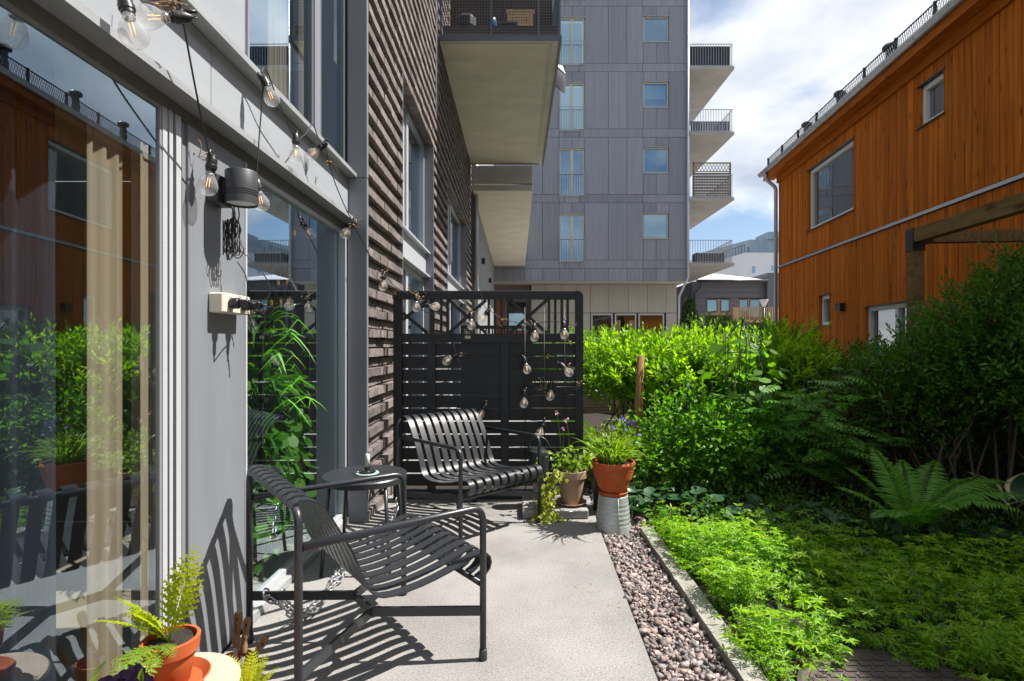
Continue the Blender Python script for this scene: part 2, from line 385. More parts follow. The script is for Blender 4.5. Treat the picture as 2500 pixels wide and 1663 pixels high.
M['concrete_grey'] = pm('grey_concrete', (.48, .48, .48), .8, col2=(.56, .56, .56), vs=2.5, speck=.06, speck_s=60)
M['concrete_warm'] = pm('balcony_concrete', (.31, .295, .27), .8, col2=(.37, .355, .33), vs=1.2, speck=.04, speck_s=40)
M['steel'] = pm('galvanised_steel', (.42, .44, .47), .38, .55, col2=(.36, .38, .41), vs=9, speck=.05)
M['steel_dark'] = pm('dark_grey_steel', (.055, .06, .068), .4, .3)
M['mesh_steel'] = pm('grey_mesh_steel', (.10, .11, .125), .4, .4)
M['cladding'] = pm('fibre_cement_cladding', (.185, .197, .235), .7, col2=(.230, .240, .278), vs=1.0, stretch=(9, 9, .45), vdet=7, rand=.13, speck=.05, speck_s=45)
M['cladding_beige'] = pm('beige_fibre_cement', (.36, .345, .29), .7, col2=(.39, .375, .32), vs=1.0, stretch=(5, 5, .4), rand=.04)
M['render'] = pm('grey_render_wall', (.20, .215, .215), .85, col2=(.24, .25, .25), vs=3)
M['joint'] = pm('dark_panel_joint', (.03, .031, .036), .9)
M['orange'] = wood_mat('orange_stained_boards', (.43, .115, .0090), (.53, .165, .016), (.29, .070, .0055), 'z', rand=.19)
M['orange_h'] = wood_mat('orange_stained_fascia', (.43, .115, .0090), (.53, .165, .016), (.29, .070, .0055), 'y', rand=.15)
M['pergola'] = wood_mat('green_brown_timber', (.17, .105, .045), (.22, .14, .065), (.10, .062, .03), 'y', rand=.12)
M['stake'] = wood_mat('round_timber_stake', (.30, .17, .07), (.38, .23, .11), (.17, .09, .04), 'z', rand=.1)
M['palewood'] = wood_mat('pale_larch', (.50, .35, .20), (.58, .43, .27), (.36, .23, .12), 'z', rand=.12)
M['planter_wood'] = wood_mat('weathered_planter_boards', (.22, .17, .12), (.30, .24, .17), (.13, .10, .07), 'x', rand=.12)
M['handle_wood'] = wood_mat('worn_tool_handle', (.27, .165, .085), (.38, .25, .14), (.14, .08, .04), 'z', scale=2.5, knots=False, rand=.2)
M['fence'] = pm('black_stained_timber', (.0085, .0095, .0115), .6, col2=(.014, .0155, .018), vs=3, stretch=(1, 12, 30), rand=.2, bump=.12, bs=40)
M['chair'] = pm('anthracite_powder_coat', (.022, .0245, .029), .36, .0, spec=.6, bump=.02, bs=500)
M['black'] = pm('black_plastic', (.012, .012, .013), .4)
M['rubber'] = pm('black_cable', (.013, .013, .014), .5)
M['patio'] = pm('cast_concrete_patio', (.172, .164, .157), .85, col2=(.258, .249, .241), vs=1.3, vdet=12, vmin=.32, vmax=.58, speck=.30, speck_s=130, bump=.06, bs=200)
M['kerb'] = pm('pale_limestone_kerb', (.22, .21, .185), .85, col2=(.31, .30, .265), vs=7, bump=.4, bs=25, speck=.08, speck_s=90)
M['soil'] = pm('dark_soil', (.012, .009, .006), .95, col2=(.032, .023, .016), vs=18, bump=1.0, bs=45)
M['gravel'] = pm('crushed_granite', (.18, .172, .172), .85, col2=(.36, .262, .235), vs=2.0, vmin=.42, vmax=.60, rand=.50, speck=.22, speck_s=160, bump=.3, bs=90)
M['terracotta'] = pm('terracotta', (.42, .090, .028), .8, col2=(.48, .165, .08), vs=7, vdet=8, vmin=.48, vmax=.72, bump=.08, bs=60, spec=.2)
M['terracotta_pale'] = pm('pale_glazed_clay', (.46, .34, .255), .6, col2=(.52, .385, .295), vs=5, speck=.03)
M['beige_clay'] = pm('beige_clay_pot', (.31, .205, .14), .75, col2=(.37, .25, .175), vs=6, speck=.05, bump=.06, bs=60)
M['zinc'] = pm('weathered_zinc', (.36, .39, .40), .45, .5, col2=(.50, .53, .54), vs=10, bump=.03)
M['granite'] = pm('grey_granite_slab', (.24, .225, .21), .8, col2=(.34, .32, .30), vs=60, speck=.25, speck_s=220, bump=.25, bs=60)
M['chain'] = pm('galvanised_chain', (.50, .51, .52), .38, .7, col2=(.38, .39, .40), vs=60)
M['cream'] = pm('cream_plastic', (.66, .60, .49), .45)
M['wax'] = pm('white_candle_wax', (.82, .81, .78), .5)
M['mint'] = pm('mint_glass_plate', (.36, .52, .46), .25)
M['manhole'] = pm('rusty_cast_iron', (.060, .045, .042), .8, .1, col2=(.095, .07, .065), vs=8, bump=.3, bs=40)
M['lamp_dark'] = pm('anthracite_lamp', (.040, .043, .048), .5, .1, bump=.04, bs=300)
M['filament'] = emit_mat('bulb_filament', (1.0, .55, .2), .8)
M['brass'] = pm('bulb_cap', (.35, .34, .33), .3, .9)
M['dry'] = pm('dry_vine', (.26, .15, .07), .8, col2=(.36, .24, .13), vs=30)
M['bark'] = pm('shrub_bark', (.075, .05, .03), .85, col2=(.12, .085, .055), vs=20)
M['stem_green'] = pm('green_stem', (.09, .14, .03), .6)
M['lawn'] = pm('mown_lawn', (.055, .115, .018), .9, col2=(.085, .155, .028), vs=6, speck=.3, speck_s=90, bump=.6, bs=60)
M['far_ground'] = pm('far_paving', (.22, .21, .20), .9, col2=(.28, .27, .25), vs=1)
M['red_brick'] = pm('red_brick_wall', (.26, .085, .05), .8, col2=(.32, .12, .075), vs=10)
M['white_wall'] = pm('white_render', (.62, .63, .66), .8, col2=(.66, .67, .70), vs=.6)
M['blue_metal'] = pm('blue_grey_sheet', (.20, .27, .33), .4, .3, col2=(.27, .35, .41), vs=1.2, stretch=(2, 2, .2))
M['slate'] = pm('slate_blue_siding', (.125, .135, .165), .7, rand=.05)
M['roof_pale'] = pm('pale_sheet_roof', (.55, .54, .55), .5, .1)
M['roof_dark'] = pm('dark_sheet_roof', (.07, .075, .082), .4, .4)
M['lining'] = pm('pale_jamb_lining', (.68, .62, .50), .7)
M['curtain_beige'] = pm('beige_linen', (.36, .295, .215), .9, col2=(.42, .35, .255), vs=2, stretch=(4, 40, .3))
M['curtain_navy'] = pm('navy_drape', (.018, .024, .045), .9, col2=(.03, .038, .065), vs=2, stretch=(4, 40, .3))
M['curtain_white'] = pm('white_voile', (.70, .72, .70), .9)
M['room_wall'] = pm('room_wall', (.30, .31, .29), .9)
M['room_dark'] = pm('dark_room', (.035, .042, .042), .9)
M['room_floor'] = pm('room_floor', (.34, .29, .22), .5, col2=(.40, .35, .27), vs=3)
M['blind'] = pm('white_blind_slat', (.66, .66, .65), .6)
M['fabric_grey'] = pm('charcoal_parasol_cloth', (.06, .055, .065), .85)
M['white'] = pm('white_paint', (.75, .75, .74), .5)
M['wicker'] = pm('dark_wicker', (.07, .07, .075), .8, col2=(.12, .12, .125), vs=70)
M['purple'] = pm('violet_petals', (.12, .085, .42), .6, rand=.3)
M['blue_petal'] = pm('blue_petals', (.055, .04, .55), .6, rand=.25)
M['pansy'] = pm('near_black_petals', (.008, .003, .012), .8, rand=.3, spec=.1)
M['pink'] = pm('pink_petals', (.55, .30, .36), .6, rand=.2)
M['blue_pot'] = pm('blue_glazed_pot', (.02, .07, .14), .3)
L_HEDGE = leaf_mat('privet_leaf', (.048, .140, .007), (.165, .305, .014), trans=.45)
L_YOUNG = leaf_mat('young_shoot_leaf', (.17, .33, .008), (.36, .50, .018), trans=.5)
L_VINE = leaf_mat('vine_leaf', (.055, .165, .012), (.140, .290, .020), trans=.5)
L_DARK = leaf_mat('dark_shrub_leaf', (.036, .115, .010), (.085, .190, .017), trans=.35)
L_PINNATE = leaf_mat('pinnate_leaf', (.080, .235, .034), (.155, .345, .048), trans=.4)
L_GROUND = leaf_mat('woodruff_leaf', (.055, .215, .010), (.310, .460, .018), trans=.45)
L_GINGER = leaf_mat('round_ginger_leaf', (.020, .065, .026), (.042, .105, .038), trans=.2, rough=.42, gloss=.4)
L_FERN = leaf_mat('fern_leaf', (.085, .240, .022), (.140, .310, .030), trans=.4)
L_FERN_Y = leaf_mat('yellow_fern_leaf', (.29, .36, .008), (.50, .52, .018), trans=.45)
L_POT = leaf_mat('bright_pot_leaf', (.12, .215, .018), (.24, .34, .035), trans=.45)
L_IVY = leaf_mat('golden_ivy_leaf', (.22, .28, .02), (.46, .46, .06), trans=.4)
L_BARB = leaf_mat('bronze_leaf', (.060, .035, .012), (.070, .085, .018), trans=.35)
L_THUJA = leaf_mat('thuja_leaf', (.015, .038, .010), (.030, .060, .014), trans=.1)
L_HOUSE = leaf_mat('houseplant_leaf', (.07, .26, .03), (.20, .46, .07), trans=.4)
L_CREAM = pm('cream_leaf_edge', (.50, .46, .26), .5)
L_HOSTA = leaf_mat('hosta_leaf', (.028, .070, .030), (.045, .095, .035), trans=.25)
# ================================================================== THE SETTING
def structure(o, label, cat): return tag(o, label, cat, kind='structure')
g = MB(); g.add([(-260, -200, -.06), (320, -200, -.06), (320, 420, -.06), (-260, 420, -.06)], [(0, 1, 2, 3)])
structure(g.build('ground', M['far_ground']), 'grey paved ground reaching out to the horizon', 'ground')
# garden soil, a lumpy sheet right of the gravel
nx, ny = 70, 90; xs = np.linspace(.93, 5.6, nx); ys = np.linspace(-1.5, 13.2, ny)
def soil_z(x, y): return -.012 + .022 * math.sin(x * 5.1 + y * 3.3) * math.sin(y * 4.2 - x * 1.7) + .012 * math.sin(x * 13 + y * 9)
b = MB(); b.add([(x + .097 * max(y - 6, 0) * .9 if x > 5 else x, y, soil_z(x, y)) for y in ys for x in xs],
                [(j * nx + i, j * nx + i + 1, (j + 1) * nx + i + 1, (j + 1) * nx + i) for j in range(ny - 1) for i in range(nx - 1)], True)
structure(b.build('garden_bed', M['soil']), 'dark bare soil of the planting bed', 'soil')
structure(MB().box(-1.05, .56, 5.12, 12.6, -.2, -.005).build('rear_patio', M['patio']), 'pale concrete patio of the neighbour behind the fence', 'patio')
b = MB(); b.add([(.56, 5.10, -.035), (1.3, 5.10, -.035), (2.4, 13.5, -.035), (.56, 13.5, -.035)], [(0, 1, 2, 3)])
structure(b.build('lawn', M['lawn']), 'sunlit strip of lawn behind the black fence', 'lawn')
def blades(name, rects, dens, h, mat, seed, label, cat):
    rg = np.random.default_rng(seed); V = []; 
    for (x0, x1, y0, y1, z) in rects:
        n = int((x1 - x0) * (y1 - y0) * dens); p = np.stack([rg.uniform(x0, x1, n), rg.uniform(y0, y1, n), np.full(n, z)], 1)
        a = rg.uniform(0, 2 * np.pi, n); hh = h * rg.uniform(.5, 1.2, n); w = .004
        sd = np.stack([np.cos(a), np.sin(a), 0 * a], 1) * w; ln = rg.normal(0, .35, (n, 3)); ln[:, 2] = 1
        V.append(np.stack([p - sd, p + sd, p + ln * hh[:, None]], 1).reshape(-1, 3))
    V = np.concatenate(V); return tag(np_mesh(name, V, 3, np.arange(len(V)), mat), label, cat, kind='stuff')
blades('grass', [(.57, 1.15, 5.1, 9.8, -.035)], 5200, .07, L_HEDGE, 3, 'short sunlit grass of the lawn behind the fence', 'grass')

b = MB()
pe = [(.50, -1.5), (.515, 1.0), (.525, 2.0), (.56, 3.6), (.60, 4.5)]
vs_ = [(-1.19, y, z) for z in (-.16, 0) for _, y in pe] + [(x, y, z) for z in (-.16, 0) for x, y in pe]
n = len(pe); fs = []
for i in range(n - 1): fs += [(n + i, 3 * n + i, 3 * n + i + 1, n + i + 1), (2 * n + i, 2 * n + i + 1, 3 * n + i + 1, 3 * n + i)]
fs += [(0, 2 * n, 3 * n, n), (n - 1, 2 * n - 1, 4 * n - 1, 3 * n - 1)]
b.add(vs_, fs); structure(b.build('patio', M['patio']), 'pale cast concrete patio slab', 'patio')
def patio_edge(y):
    for (x0, y0), (x1, y1) in zip(pe, pe[1:]):
        if y0 <= y <= y1: return x0 + (x1 - x0) * (y - y0) / (y1 - y0)
    return .6

b = MB(); b.add([(-1.05, 4.49, -.045), (1.0, 4.49, -.045), (1.0, 5.11, -.045), (-1.05, 5.11, -.045)], [(0, 1, 2, 3)]); structure(b.build('bed_strip', M['soil']), 'strip of dark soil just behind the black fence', 'soil')
# gravel strip: crushed stones piled between the patio and the kerb
rg = np.random.default_rng(5); ico = bmesh.new(); bmesh.ops.create_cube(ico, size=1.5); bmesh.ops.triangulate(ico, faces=ico.faces[:])
ico.verts.index_update(); IV = np.array([v.co[:] for v in ico.verts]); IF = np.array([[v.index for v in f.verts] for f in ico.faces]); ico.free()
def stones(name, pts, size, mat, seed):
    rg = np.random.default_rng(seed); n = len(pts); V = np.repeat(IV[None], n, 0)
    V = V * (1 + rg.uniform(-.42, .30, (n, len(IV), 1)) + rg.normal(0, .14, (n, len(IV), 3)))
    sc = size[:, None] * rg.uniform(.55, 1.25, (n, 3)); sc[:, 2] *= .75
    V = V * sc[:, None, :]
    a, c = rg.uniform(0, 6.28, n), rg.normal(0, .4, n)
    ca, sa = np.cos(a), np.sin(a); x = V[..., 0] * ca[:, None] - V[..., 1] * sa[:, None]; y = V[..., 0] * sa[:, None] + V[..., 1] * ca[:, None]; z = V[..., 2]
    cc, ss = np.cos(c)[:, None], np.sin(c)[:, None]; V = np.stack([x * cc + z * ss, y, -x * ss + z * cc], -1) + pts[:, None, :]
    idx = (IF[None] + (np.arange(n) * len(IV))[:, None, None]).ravel()
    return np_mesh(name, V.reshape(-1, 3), 3, idx, mat)
n = 7200; yy = rg.uniform(.9, 4.55, n); xe = np.array([patio_edge(v) for v in yy]); xr = np.where(yy < 3.66, .83, .93)
xx = xe + .012 + (xr - xe - .02) * rg.uniform(0, 1, n); sz = rg.choice([.0075, .0105, .0145, .019], n, p=[.36, .33, .22, .09]) * rg.uniform(.85, 1.15, n)
zz = -.040 + rg.uniform(0, .032, n)
tag(stones('gravel', np.stack([xx, yy, zz], 1), sz, M['gravel'], 6), 'pinkish grey crushed granite strip beside the patio', 'gravel', kind='stuff')
b = MB(); b.add([(.48, .5, -.05), (.95, .5, -.05), (.95, 4.5, -.05), (.48, 4.5, -.05)], [(0, 1, 2, 3)])
structure(b.build('gravel_bed', M['soil']), 'earth under the gravel strip', 'soil')
# kerb stones
kerb = empty('kerb', (.875, 1.0, 0), 'row of pale narrow kerb stones between gravel and plants', 'kerb'); kerb['kind'] = 'structure'
y = .55
for k in range(9):
    ln = (.46, .40, .52, .44)[k % 4]; ln = min(ln, 3.66 - y)
    if ln < .1: break
    bm = bmesh.new(); bmesh.ops.create_cube(bm, size=1.0); bmesh.ops.subdivide_edges(bm, edges=bm.edges[:], cuts=3, use_grid_fill=True)
    for v in bm.verts:
        v.co = Vector((.875 + v.co.x * .088, y + ln / 2 + v.co.y * (ln - .006), -.045 + v.co.z * .135 + random.uniform(-.002, .003)))
        v.co.x += random.uniform(-.0025, .0025)
    MB().bm(bm).build('kerb_stone', M['kerb'], kerb); y += ln

# ================================================================== LEFT APARTMENT BUILDING
AB = empty('apartment_building', (-1.2, 3.8, 0), 'near apartment house on the left with grey panels, big windows and corbelled dark brick', 'building')
def abox(name, mat, *a, parent=AB, bev=0.0): return MB().box(*a, bev).build(name, M[mat] if isinstance(mat, str) else mat, parent)
PXF = -1.20
# grey sheet metal skin
abox('wall_panel', 'panel', -1.30, PXF, 1.978, 2.387, .0, 2.06, bev=.003)
abox('corner_strip', 'frame_light', -1.29, PXF + .002, 2.3875, 2.402, .0, 2.06)
abox('corner_strip', 'frame', -1.30, PXF - .012, 1.957, 1.9775, .0, 2.06)
for y0, y1 in ((-2.5, .55), (.555, 2.098), (2.102, 3.80)):
    abox('spandrel_panel', 'panel_light', -1.27, -1.187, y0, y1, 2.135, 2.425, bev=.002)
for y0, y1 in ((-2.5, .30), (.305, 2.37)):
    abox('upper_panel', 'panel_light', -1.27, -1.19, y0, y1, 2.455, 5.2, bev=.002)
abox('corner_strip', 'frame', -1.262, -1.180, 2.371, 2.388, 2.455, 5.2)
for nm, z in (('lower_sill', 2.108), ('upper_sill', 2.428)):
    f = MB(); f.box(-1.262, -1.128, -2.5, 3.868, z, z + .004); f.box(-1.1275, -1.124, -2.5, 3.868, z, z + .026); f.box(-1.186, -1.1275, -2.5, 3.868, z + .0225, z + .026)
    s_ = f.build(nm, M['flash'], AB)
abox('window_head', 'head', -1.26, -1.205, -2.5, 1.955, 2.066, 2.106)
abox('window_head', 'head', -1.26, -1.206, 2.404, 3.80, 2.052, 2.106)
abox('pier_head', 'head', -1.26, -1.204, 1.956, 2.403, 2.0605, 2.106)
# projecting grey return in front of the brick
abox('return_panel', 'panel', -1.192, -1.054, 3.802, 3.838, .0, 2.425, bev=.002)
abox('return_panel', 'panel', -1.192, -1.054, 3.802, 3.838, 2.431, 5.4, bev=.002)

def pane(win, x, y0, y1, z0, z1, mat='glass'):
    b = MB(); b.add([(x, y0, z0), (x, y1, z0), (x, y1, z1), (x, y0, z1)], [(0, 1, 2, 3)]); return b.build('pane', M[mat], win)
def vwindow(x0, x1, y0, y1, z0, z1, fw, fmat, gx, muls=(), name='window', gl='glass', mw=None):
    f = MB(); f.box(x0, x1, y0, y0 + fw, z0, z1); f.box(x0, x1, y1 - fw, y1, z0, z1)
    f.box(x0, x1, y0 + fw, y1 - fw, z0, z0 + fw); f.box(x0, x1, y0 + fw, y1 - fw, z1 - fw, z1)
    for m_ in muls: f.box(x0, x1, m_ - (mw or fw) / 2, m_ + (mw or fw) / 2, z0 + fw, z1 - fw)
    w = f.build(name, M[fmat], AB); ed = [y0 + fw] + [v for m_ in muls for v in (m_ - (mw or fw) / 2, m_ + (mw or fw) / 2)] + [y1 - fw]
    for a, c in zip(ed[::2], ed[1::2]): pane(w, gx, a, c, z0 + fw, z1 - fw, gl)
    return w
# big sliding door on the left
w = vwindow(-1.226, -1.209, -2.4, 1.842, .03, 2.066, .012, 'frame', -1.216)
for nm, (a, c, x1, mt) in {'jamb_profile': (1.8425, 1.866, -1.206, 'frame_light'), 'jamb_groove': (1.8665, 1.8735, -1.235, 'gasket'), 'jamb_profile_b': (1.874, 1.893, -1.204, 'frame_light'),
                           'jamb_groove_b': (1.8935, 1.908, -1.240, 'gasket'), 'jamb_profile_c': (1.9085, 1.9365, -1.202, 'frame_light'), 'jamb_groove_c': (1.937, 1.9565, -1.228, 'frame')}.items():
    abox(nm.rstrip('_bc') if nm.endswith(('_b', '_c')) else nm, mt, -1.26, x1, a, c, .0, 2.066, parent=w)
for z in (.62, 1.06, 1.55):
    s_ = MB().lathe([(0, .003), (.004, .002), (.005, 0)], (-1.2275, 1.947, z), 10, axis=(1, 0, 0)); s_.build('screw', M['steel'], w)
# fixed window between pier and brick
w2 = vwindow(-1.25, -1.212, 2.403, 3.80, .045, 2.052, .028, 'frame_light', -1.232)
MB().box(-1.251, -1.181, 2.40, 3.80, 0.001, .044, .004).build('window_sill', M['flash'], w2)
MB().box(-1.2115, -1.195, 3.766, 3.801, .046, 2.05).build('jamb_profile', M['frame_light'], w2)
# first floor window
w3 = vwindow(-1.25, -1.205, 2.39, 3.80, 2.456, 5.1, .045, 'frame_dark', -1.228, (3.255,), mw=.16)
MB().box(-1.2045, -1.199, 3.21, 3.30, 2.505, 5.05).build('mullion_cap', M['frame'], w3)

# recessed windows in the brick wall
BR = [(3.84, 5.00), (6.86, 8.25), (11.27, 12.70)]; WIN = [(5.00, 6.86), (8.25, 11.27)]
for (y0, y1) in WIN:
    abox('reveal_panel', 'panel', -1.26, -1.056, y1 - .022, y1 - .001, .0, 3.80)
    abox('reveal_panel', 'panel', -1.26, -1.056, y0 + .001, y0 + .018, .0, 3.80)
    abox('reveal_head', 'panel', -1.26, -1.058, y0 + .002, y1 - .002, 3.801, 3.822)
    abox('spandrel_panel', 'frame_light', -1.24, -1.150, y0 + .019, y1 - .023, 2.125, 2.398)
    for z in (2.105, 2.400):
        f = MB(); f.box(-1.24, -1.10, y0 + .0195, y1 - .0235, z, z + .004); f.box(-1.0995, -1.096, y0 + .0195, y1 - .0235, z, z + .022); f.build('window_sill', M['frame_light'], AB)
    ym = y0 + (y1 - y0) * .42
    w = vwindow(-1.235, -1.17, y0 + .02, y1 - .024, 2.41, 3.80, .05, 'frame_light', -1.20, (ym,), mw=.10)
    MB().box(-1.215, -1.19, y0 + .08, ym - .06, 2.47, 3.74).build('infill_panel', M['frame_light'], w)
    for k in range(44):
        z = 2.48 + k * .0285
        MB().bar((-1.225, ym + .06, z), (-1.225, y1 - .08, z), .024, .0015, up=(.45, 0, .9)).build('blind_slat', M['blind'], w)
    w = vwindow(-1.235, -1.175, y0 + .02, y1 - .024, .03, 2.10, .06, 'frame_light', -1.20, (ym,), mw=.12)
# rooms behind the glass
RM = [('room_floor', 'room_floor', -5.2, -1.262, -2.5, 3.79, -.03, .012), ('room_ceiling', 'room_wall', -5.2, -1.275, -2.5, 3.79, 2.40, 2.44),
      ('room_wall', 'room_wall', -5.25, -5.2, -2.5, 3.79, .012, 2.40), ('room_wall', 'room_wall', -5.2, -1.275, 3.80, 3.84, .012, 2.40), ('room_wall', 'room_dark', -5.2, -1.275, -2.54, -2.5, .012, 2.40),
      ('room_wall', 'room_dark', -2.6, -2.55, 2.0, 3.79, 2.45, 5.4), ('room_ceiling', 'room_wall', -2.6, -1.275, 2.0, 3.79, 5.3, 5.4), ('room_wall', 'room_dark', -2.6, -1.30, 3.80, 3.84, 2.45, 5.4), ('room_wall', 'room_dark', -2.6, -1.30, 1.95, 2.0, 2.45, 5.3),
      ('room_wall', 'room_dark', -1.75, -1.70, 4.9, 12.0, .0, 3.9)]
for nm, mt, *bx in RM: abox(nm, mt, *bx)
def drape(parent, x, y0, y1, z0, z1, mat, amp=.022, wl_=.075, name='curtain'):
    n = max(8, int((y1 - y0) / .009)); b = MB(); vs_ = []
    for i in range(n + 1):
        yy_ = y0 + (y1 - y0) * i / n; ph = (yy_ - y0) / wl_ * 2 * math.pi
        dx = amp * math.sin(ph + .7 * math.sin(ph * .37)); vs_ += [(x + dx, yy_, z0), (x + dx * .75, yy_, z1)]
    b.add(vs_, [(2 * i, 2 * i + 2, 2 * i + 3, 2 * i + 1) for i in range(n)], True); return b.build(name, M[mat], parent)
tag(drape(None, -1.295, 1.628, 1.775, .03, 2.38, 'curtain_beige', .012, .05), 'beige linen curtain gathered behind the left glass door', 'curtain')
tag(drape(None, -1.40, .25, 1.66, .03, 2.38, 'curtain_navy', .03, .11), 'dark navy drape behind the left glass door', 'curtain')
MB().box(-1.315, -1.262, 1.8425, 1.90, .03, 2.06).build('jamb_lining', M['lining'], AB)
tag(drape(None, -1.248, 1.792, 1.839, .03, 2.04, 'curtain_beige', .003, .03), 'narrow beige curtain edge at the frame of the left glass door', 'curtain')
tag(drape(None, -1.36, 2.95, 3.72, 2.46, 5.2, 'curtain_beige', .02, .06), 'beige curtain behind the upstairs window', 'curtain')

# brick work: alternate courses stand proud
CH = .0725; BH = .061; BL = .232
def brick_mesh(name, seed):
    rnd = random.Random(seed); bm = bmesh.new(); bmesh.ops.create_cube(bm, size=1.0)
    bmesh.ops.bevel(bm, geom=bm.edges[:], offset=.028, segments=1, affect='EDGES')
    for v in bm.verts: v.co += Vector((rnd.uniform(-.02, .02), rnd.uniform(-.012, .012), rnd.uniform(-.03, .03)))
    me = MB().bm(bm).mesh(name); me.materials.append(M['brick']); return me
BM_ = [brick_mesh('brick', i) for i in range(6)]
brick_wall = MB().box(-1.24, -1.125, 3.84, 5.0, 0, 3.80).box(-1.24, -1.125, 6.86, 8.25, 0, 3.80).box(-1.24, -1.125, 11.27, 12.7, 0, 3.80).box(-1.24, -1.125, 3.84, 12.7, 3.825, 9.0).build('brick_wall', M['mortar'], AB)
rows = []; rb = random.Random(4)
for c in range(int(9.0 / CH)):
    z = c * CH + BH / 2 + .004
    segs = BR if z < 3.80 else [(3.84, 12.70)]
    proud = c % 2 == 0
    for (a, e) in segs:
        L_ = e - a; nb = max(1, round(L_ / BL)); bl = L_ / nb; cuts = [a + bl * i for i in range(nb + 1)]
        if c % 4 in (1, 2): cuts = [a] + [a + bl * (i + .5) for i in range(nb)] + [e]
        for p, q in zip(cuts, cuts[1:]):
            face = (-1.052 if proud else -1.094) + rb.uniform(-.004, .004)
            rows.append((p, q, z + rb.uniform(-.002, .002), face))
near = [r for r in rows if r[1] <= 5.01 and r[2] < 3.95]; near_set = set(near)
for (p, q, z, face) in near[:330]:
    piece('brick', rb.choice(BM_), brick_wall, ((face - 1.15) / 2, (p + q) / 2, z), (face + 1.15, q - p - .009, BH), (rb.uniform(-.006, .006), rb.uniform(-.01, .01), rb.uniform(-.012, .012)))
far = MB()
for (p, q, z, face) in rows:
    if (p, q, z, face) in near_set: continue
    far.box(-1.15, face, p + .0045, q - .0045, z - BH / 2, z + BH / 2)
tag(far.build('brickwork', M['brick'], brick_wall), kind='stuff')

M['planter_dark'] = pm('dark_planter_boards', (.06, .05, .045), .8, col2=(.10, .085, .07), vs=6, stretch=(1, 10, 10))
M['backdrop'] = pm('dark_backdrop', (.03, .022, .018), .9, col2=(.075, .055, .04), vs=3, stretch=(40, 1, .4))
# mesh-railed balcony overhead
bal = MB().box(-1.045, .566, 7.26, 12.2, 5.35, 5.395).build('balcony', M['concrete'], AB)
f = MB(); f.box(-1.045, .5665, 7.235, 7.259, 5.335, 5.395); f.box(.567, .60, 7.235, 12.22, 5.30, 5.40); f.box(-1.045, .50, 12.201, 12.225, 5.335, 5.4); f.build('edge_profile', M['mesh_steel'], bal)
f = MB(); f.box(.46, .475, 7.35, 12.1, 5.336, 5.3495); f.box(.425, .435, 7.35, 12.1, 5.340, 5.3495); f.box(-1.0, .40, 7.33, 7.345, 5.341, 5.3495); f.build('drip_groove', M['concrete_grey'], bal)
wires = MB()
for k in range(42):
    x = -1.0 + k * .0378
    if x < .56: wires.box(x - .0022, x + .0022, 7.244, 7.2485, 5.41, 6.62)
for k in range(33): wires.box(-1.0, .56, 7.2405, 7.2438, 5.415 + k * .0378 - .0022, 5.415 + k * .0378 + .0022)
for k in range(132):
    wires.box(.578, .5825, 7.26 + k * .0378 - .0022, 7.26 + k * .0378 + .0022, 5.41, 6.62)
for k in range(30): wires.box(.583, .586, 7.25, 12.2, 5.53 + k * .0378 - .0022, 5.53 + k * .0378 + .0022)
wires.build('wire_mesh', M['mesh_steel'], bal)
for x in (-1.02, -.345, .29, .572):
    MB().box(x - .013, x + .013, 7.228, 7.2400, 5.36, 6.66).build('railing_post', M['mesh_steel'], bal)
MB().box(-1.03, .59, 7.222, 7.27, 6.66, 6.69).build('top_rail', M['mesh_steel'], bal)
MB().box(-1.09, -1.05, 7.0, 7.24, 4.3, 9.0).build('corner_profile', M['frame_dark'], AB)
# lower balcony further back and the plain wall under it
bal2 = MB().box(-1.0, .35, 12.3, 23.95, 4.76, 4.90).build('balcony', M['concrete'], AB)
MB().box(-1.0, .355, 12.29, 12.42, 4.93, 5.33).build('parapet', M['concrete_grey'], bal2)
MB().box(-1.0, .352, 12.285, 12.299, 4.765, 4.895).build('slab_edge', M['concrete_grey'], bal2)
MB().box(.346, .358, 12.30, 23.95, 4.80, 5.34).build('parapet_side', M['white_wall'], bal2)
abox('rear_wall', 'render', -1.6, -1.0, 12.72, 23.95, 0, 9.0)
for (x, y) in ((1176, 638), (1193, 685)):
    p = PX(x, y, -1.0); tag(MB().box(-1.0, -.90, p.y - .07, p.y + .07, p.z - .08, p.z + .08, .01).build('wall_lamp', M['black']),
        'small black box lamp on the plain wall under the low balcony, ' + ('nearer one' if x == 1176 else 'farther one'), 'wall lamp', 'box lamps under the low balcony')
f = MB().tube([(-.95, 12.62, 7.5), (-.95, 12.62, .1)], .052, 14)
dp = f.build('downpipe', M['steel'], AB)
for z in (1.9, 3.0, 4.1):
    MB().lathe([(.052, -.03), (.058, -.03), (.058, .03), (.052, .03)], (-.95, 12.62, z), 14, cap=False).build('pipe_collar', M['steel'], dp)

# things standing on the overhead balcony, seen through the mesh
t = empty('balcony_planter', (-.2, 7.4, 5.4), 'long dark timber planter behind the balcony mesh overhead', 'planter')
for k in range(2): MB().box(-1.0, .54, 7.31, 7.33, 5.40 + k * .088, 5.484 + k * .088).build('board', M['planter_dark'], t)
MB().box(-1.0, .54, 7.331, 7.50, 5.40, 5.55).build('soil', M['soil'], t)
t = empty('balcony_bench', (-.55, 7.7, 5.4), 'low brown wooden bench behind the balcony mesh overhead', 'bench')
for k in range(3): MB().box(-.97, -.15, 7.56 + k * .1, 7.65 + k * .1, 5.62, 5.70).build('slat', M['planter_wood'], t)
for x in (-.95, -.22): MB().box(x, x + .05, 7.57, 7.84, 5.4, 5.62).build('leg', M['planter_wood'], t)
tag(MB().lathe([(.05, 5.701), (.075, 5.75), (.08, 5.84), (.07, 5.87), (.06, 5.85), (.055, 5.8)], (-.36, 7.68, 0), 24).build('flower_pot', M['blue_pot']), 'dark blue glazed pot on the balcony bench overhead', 'pot')
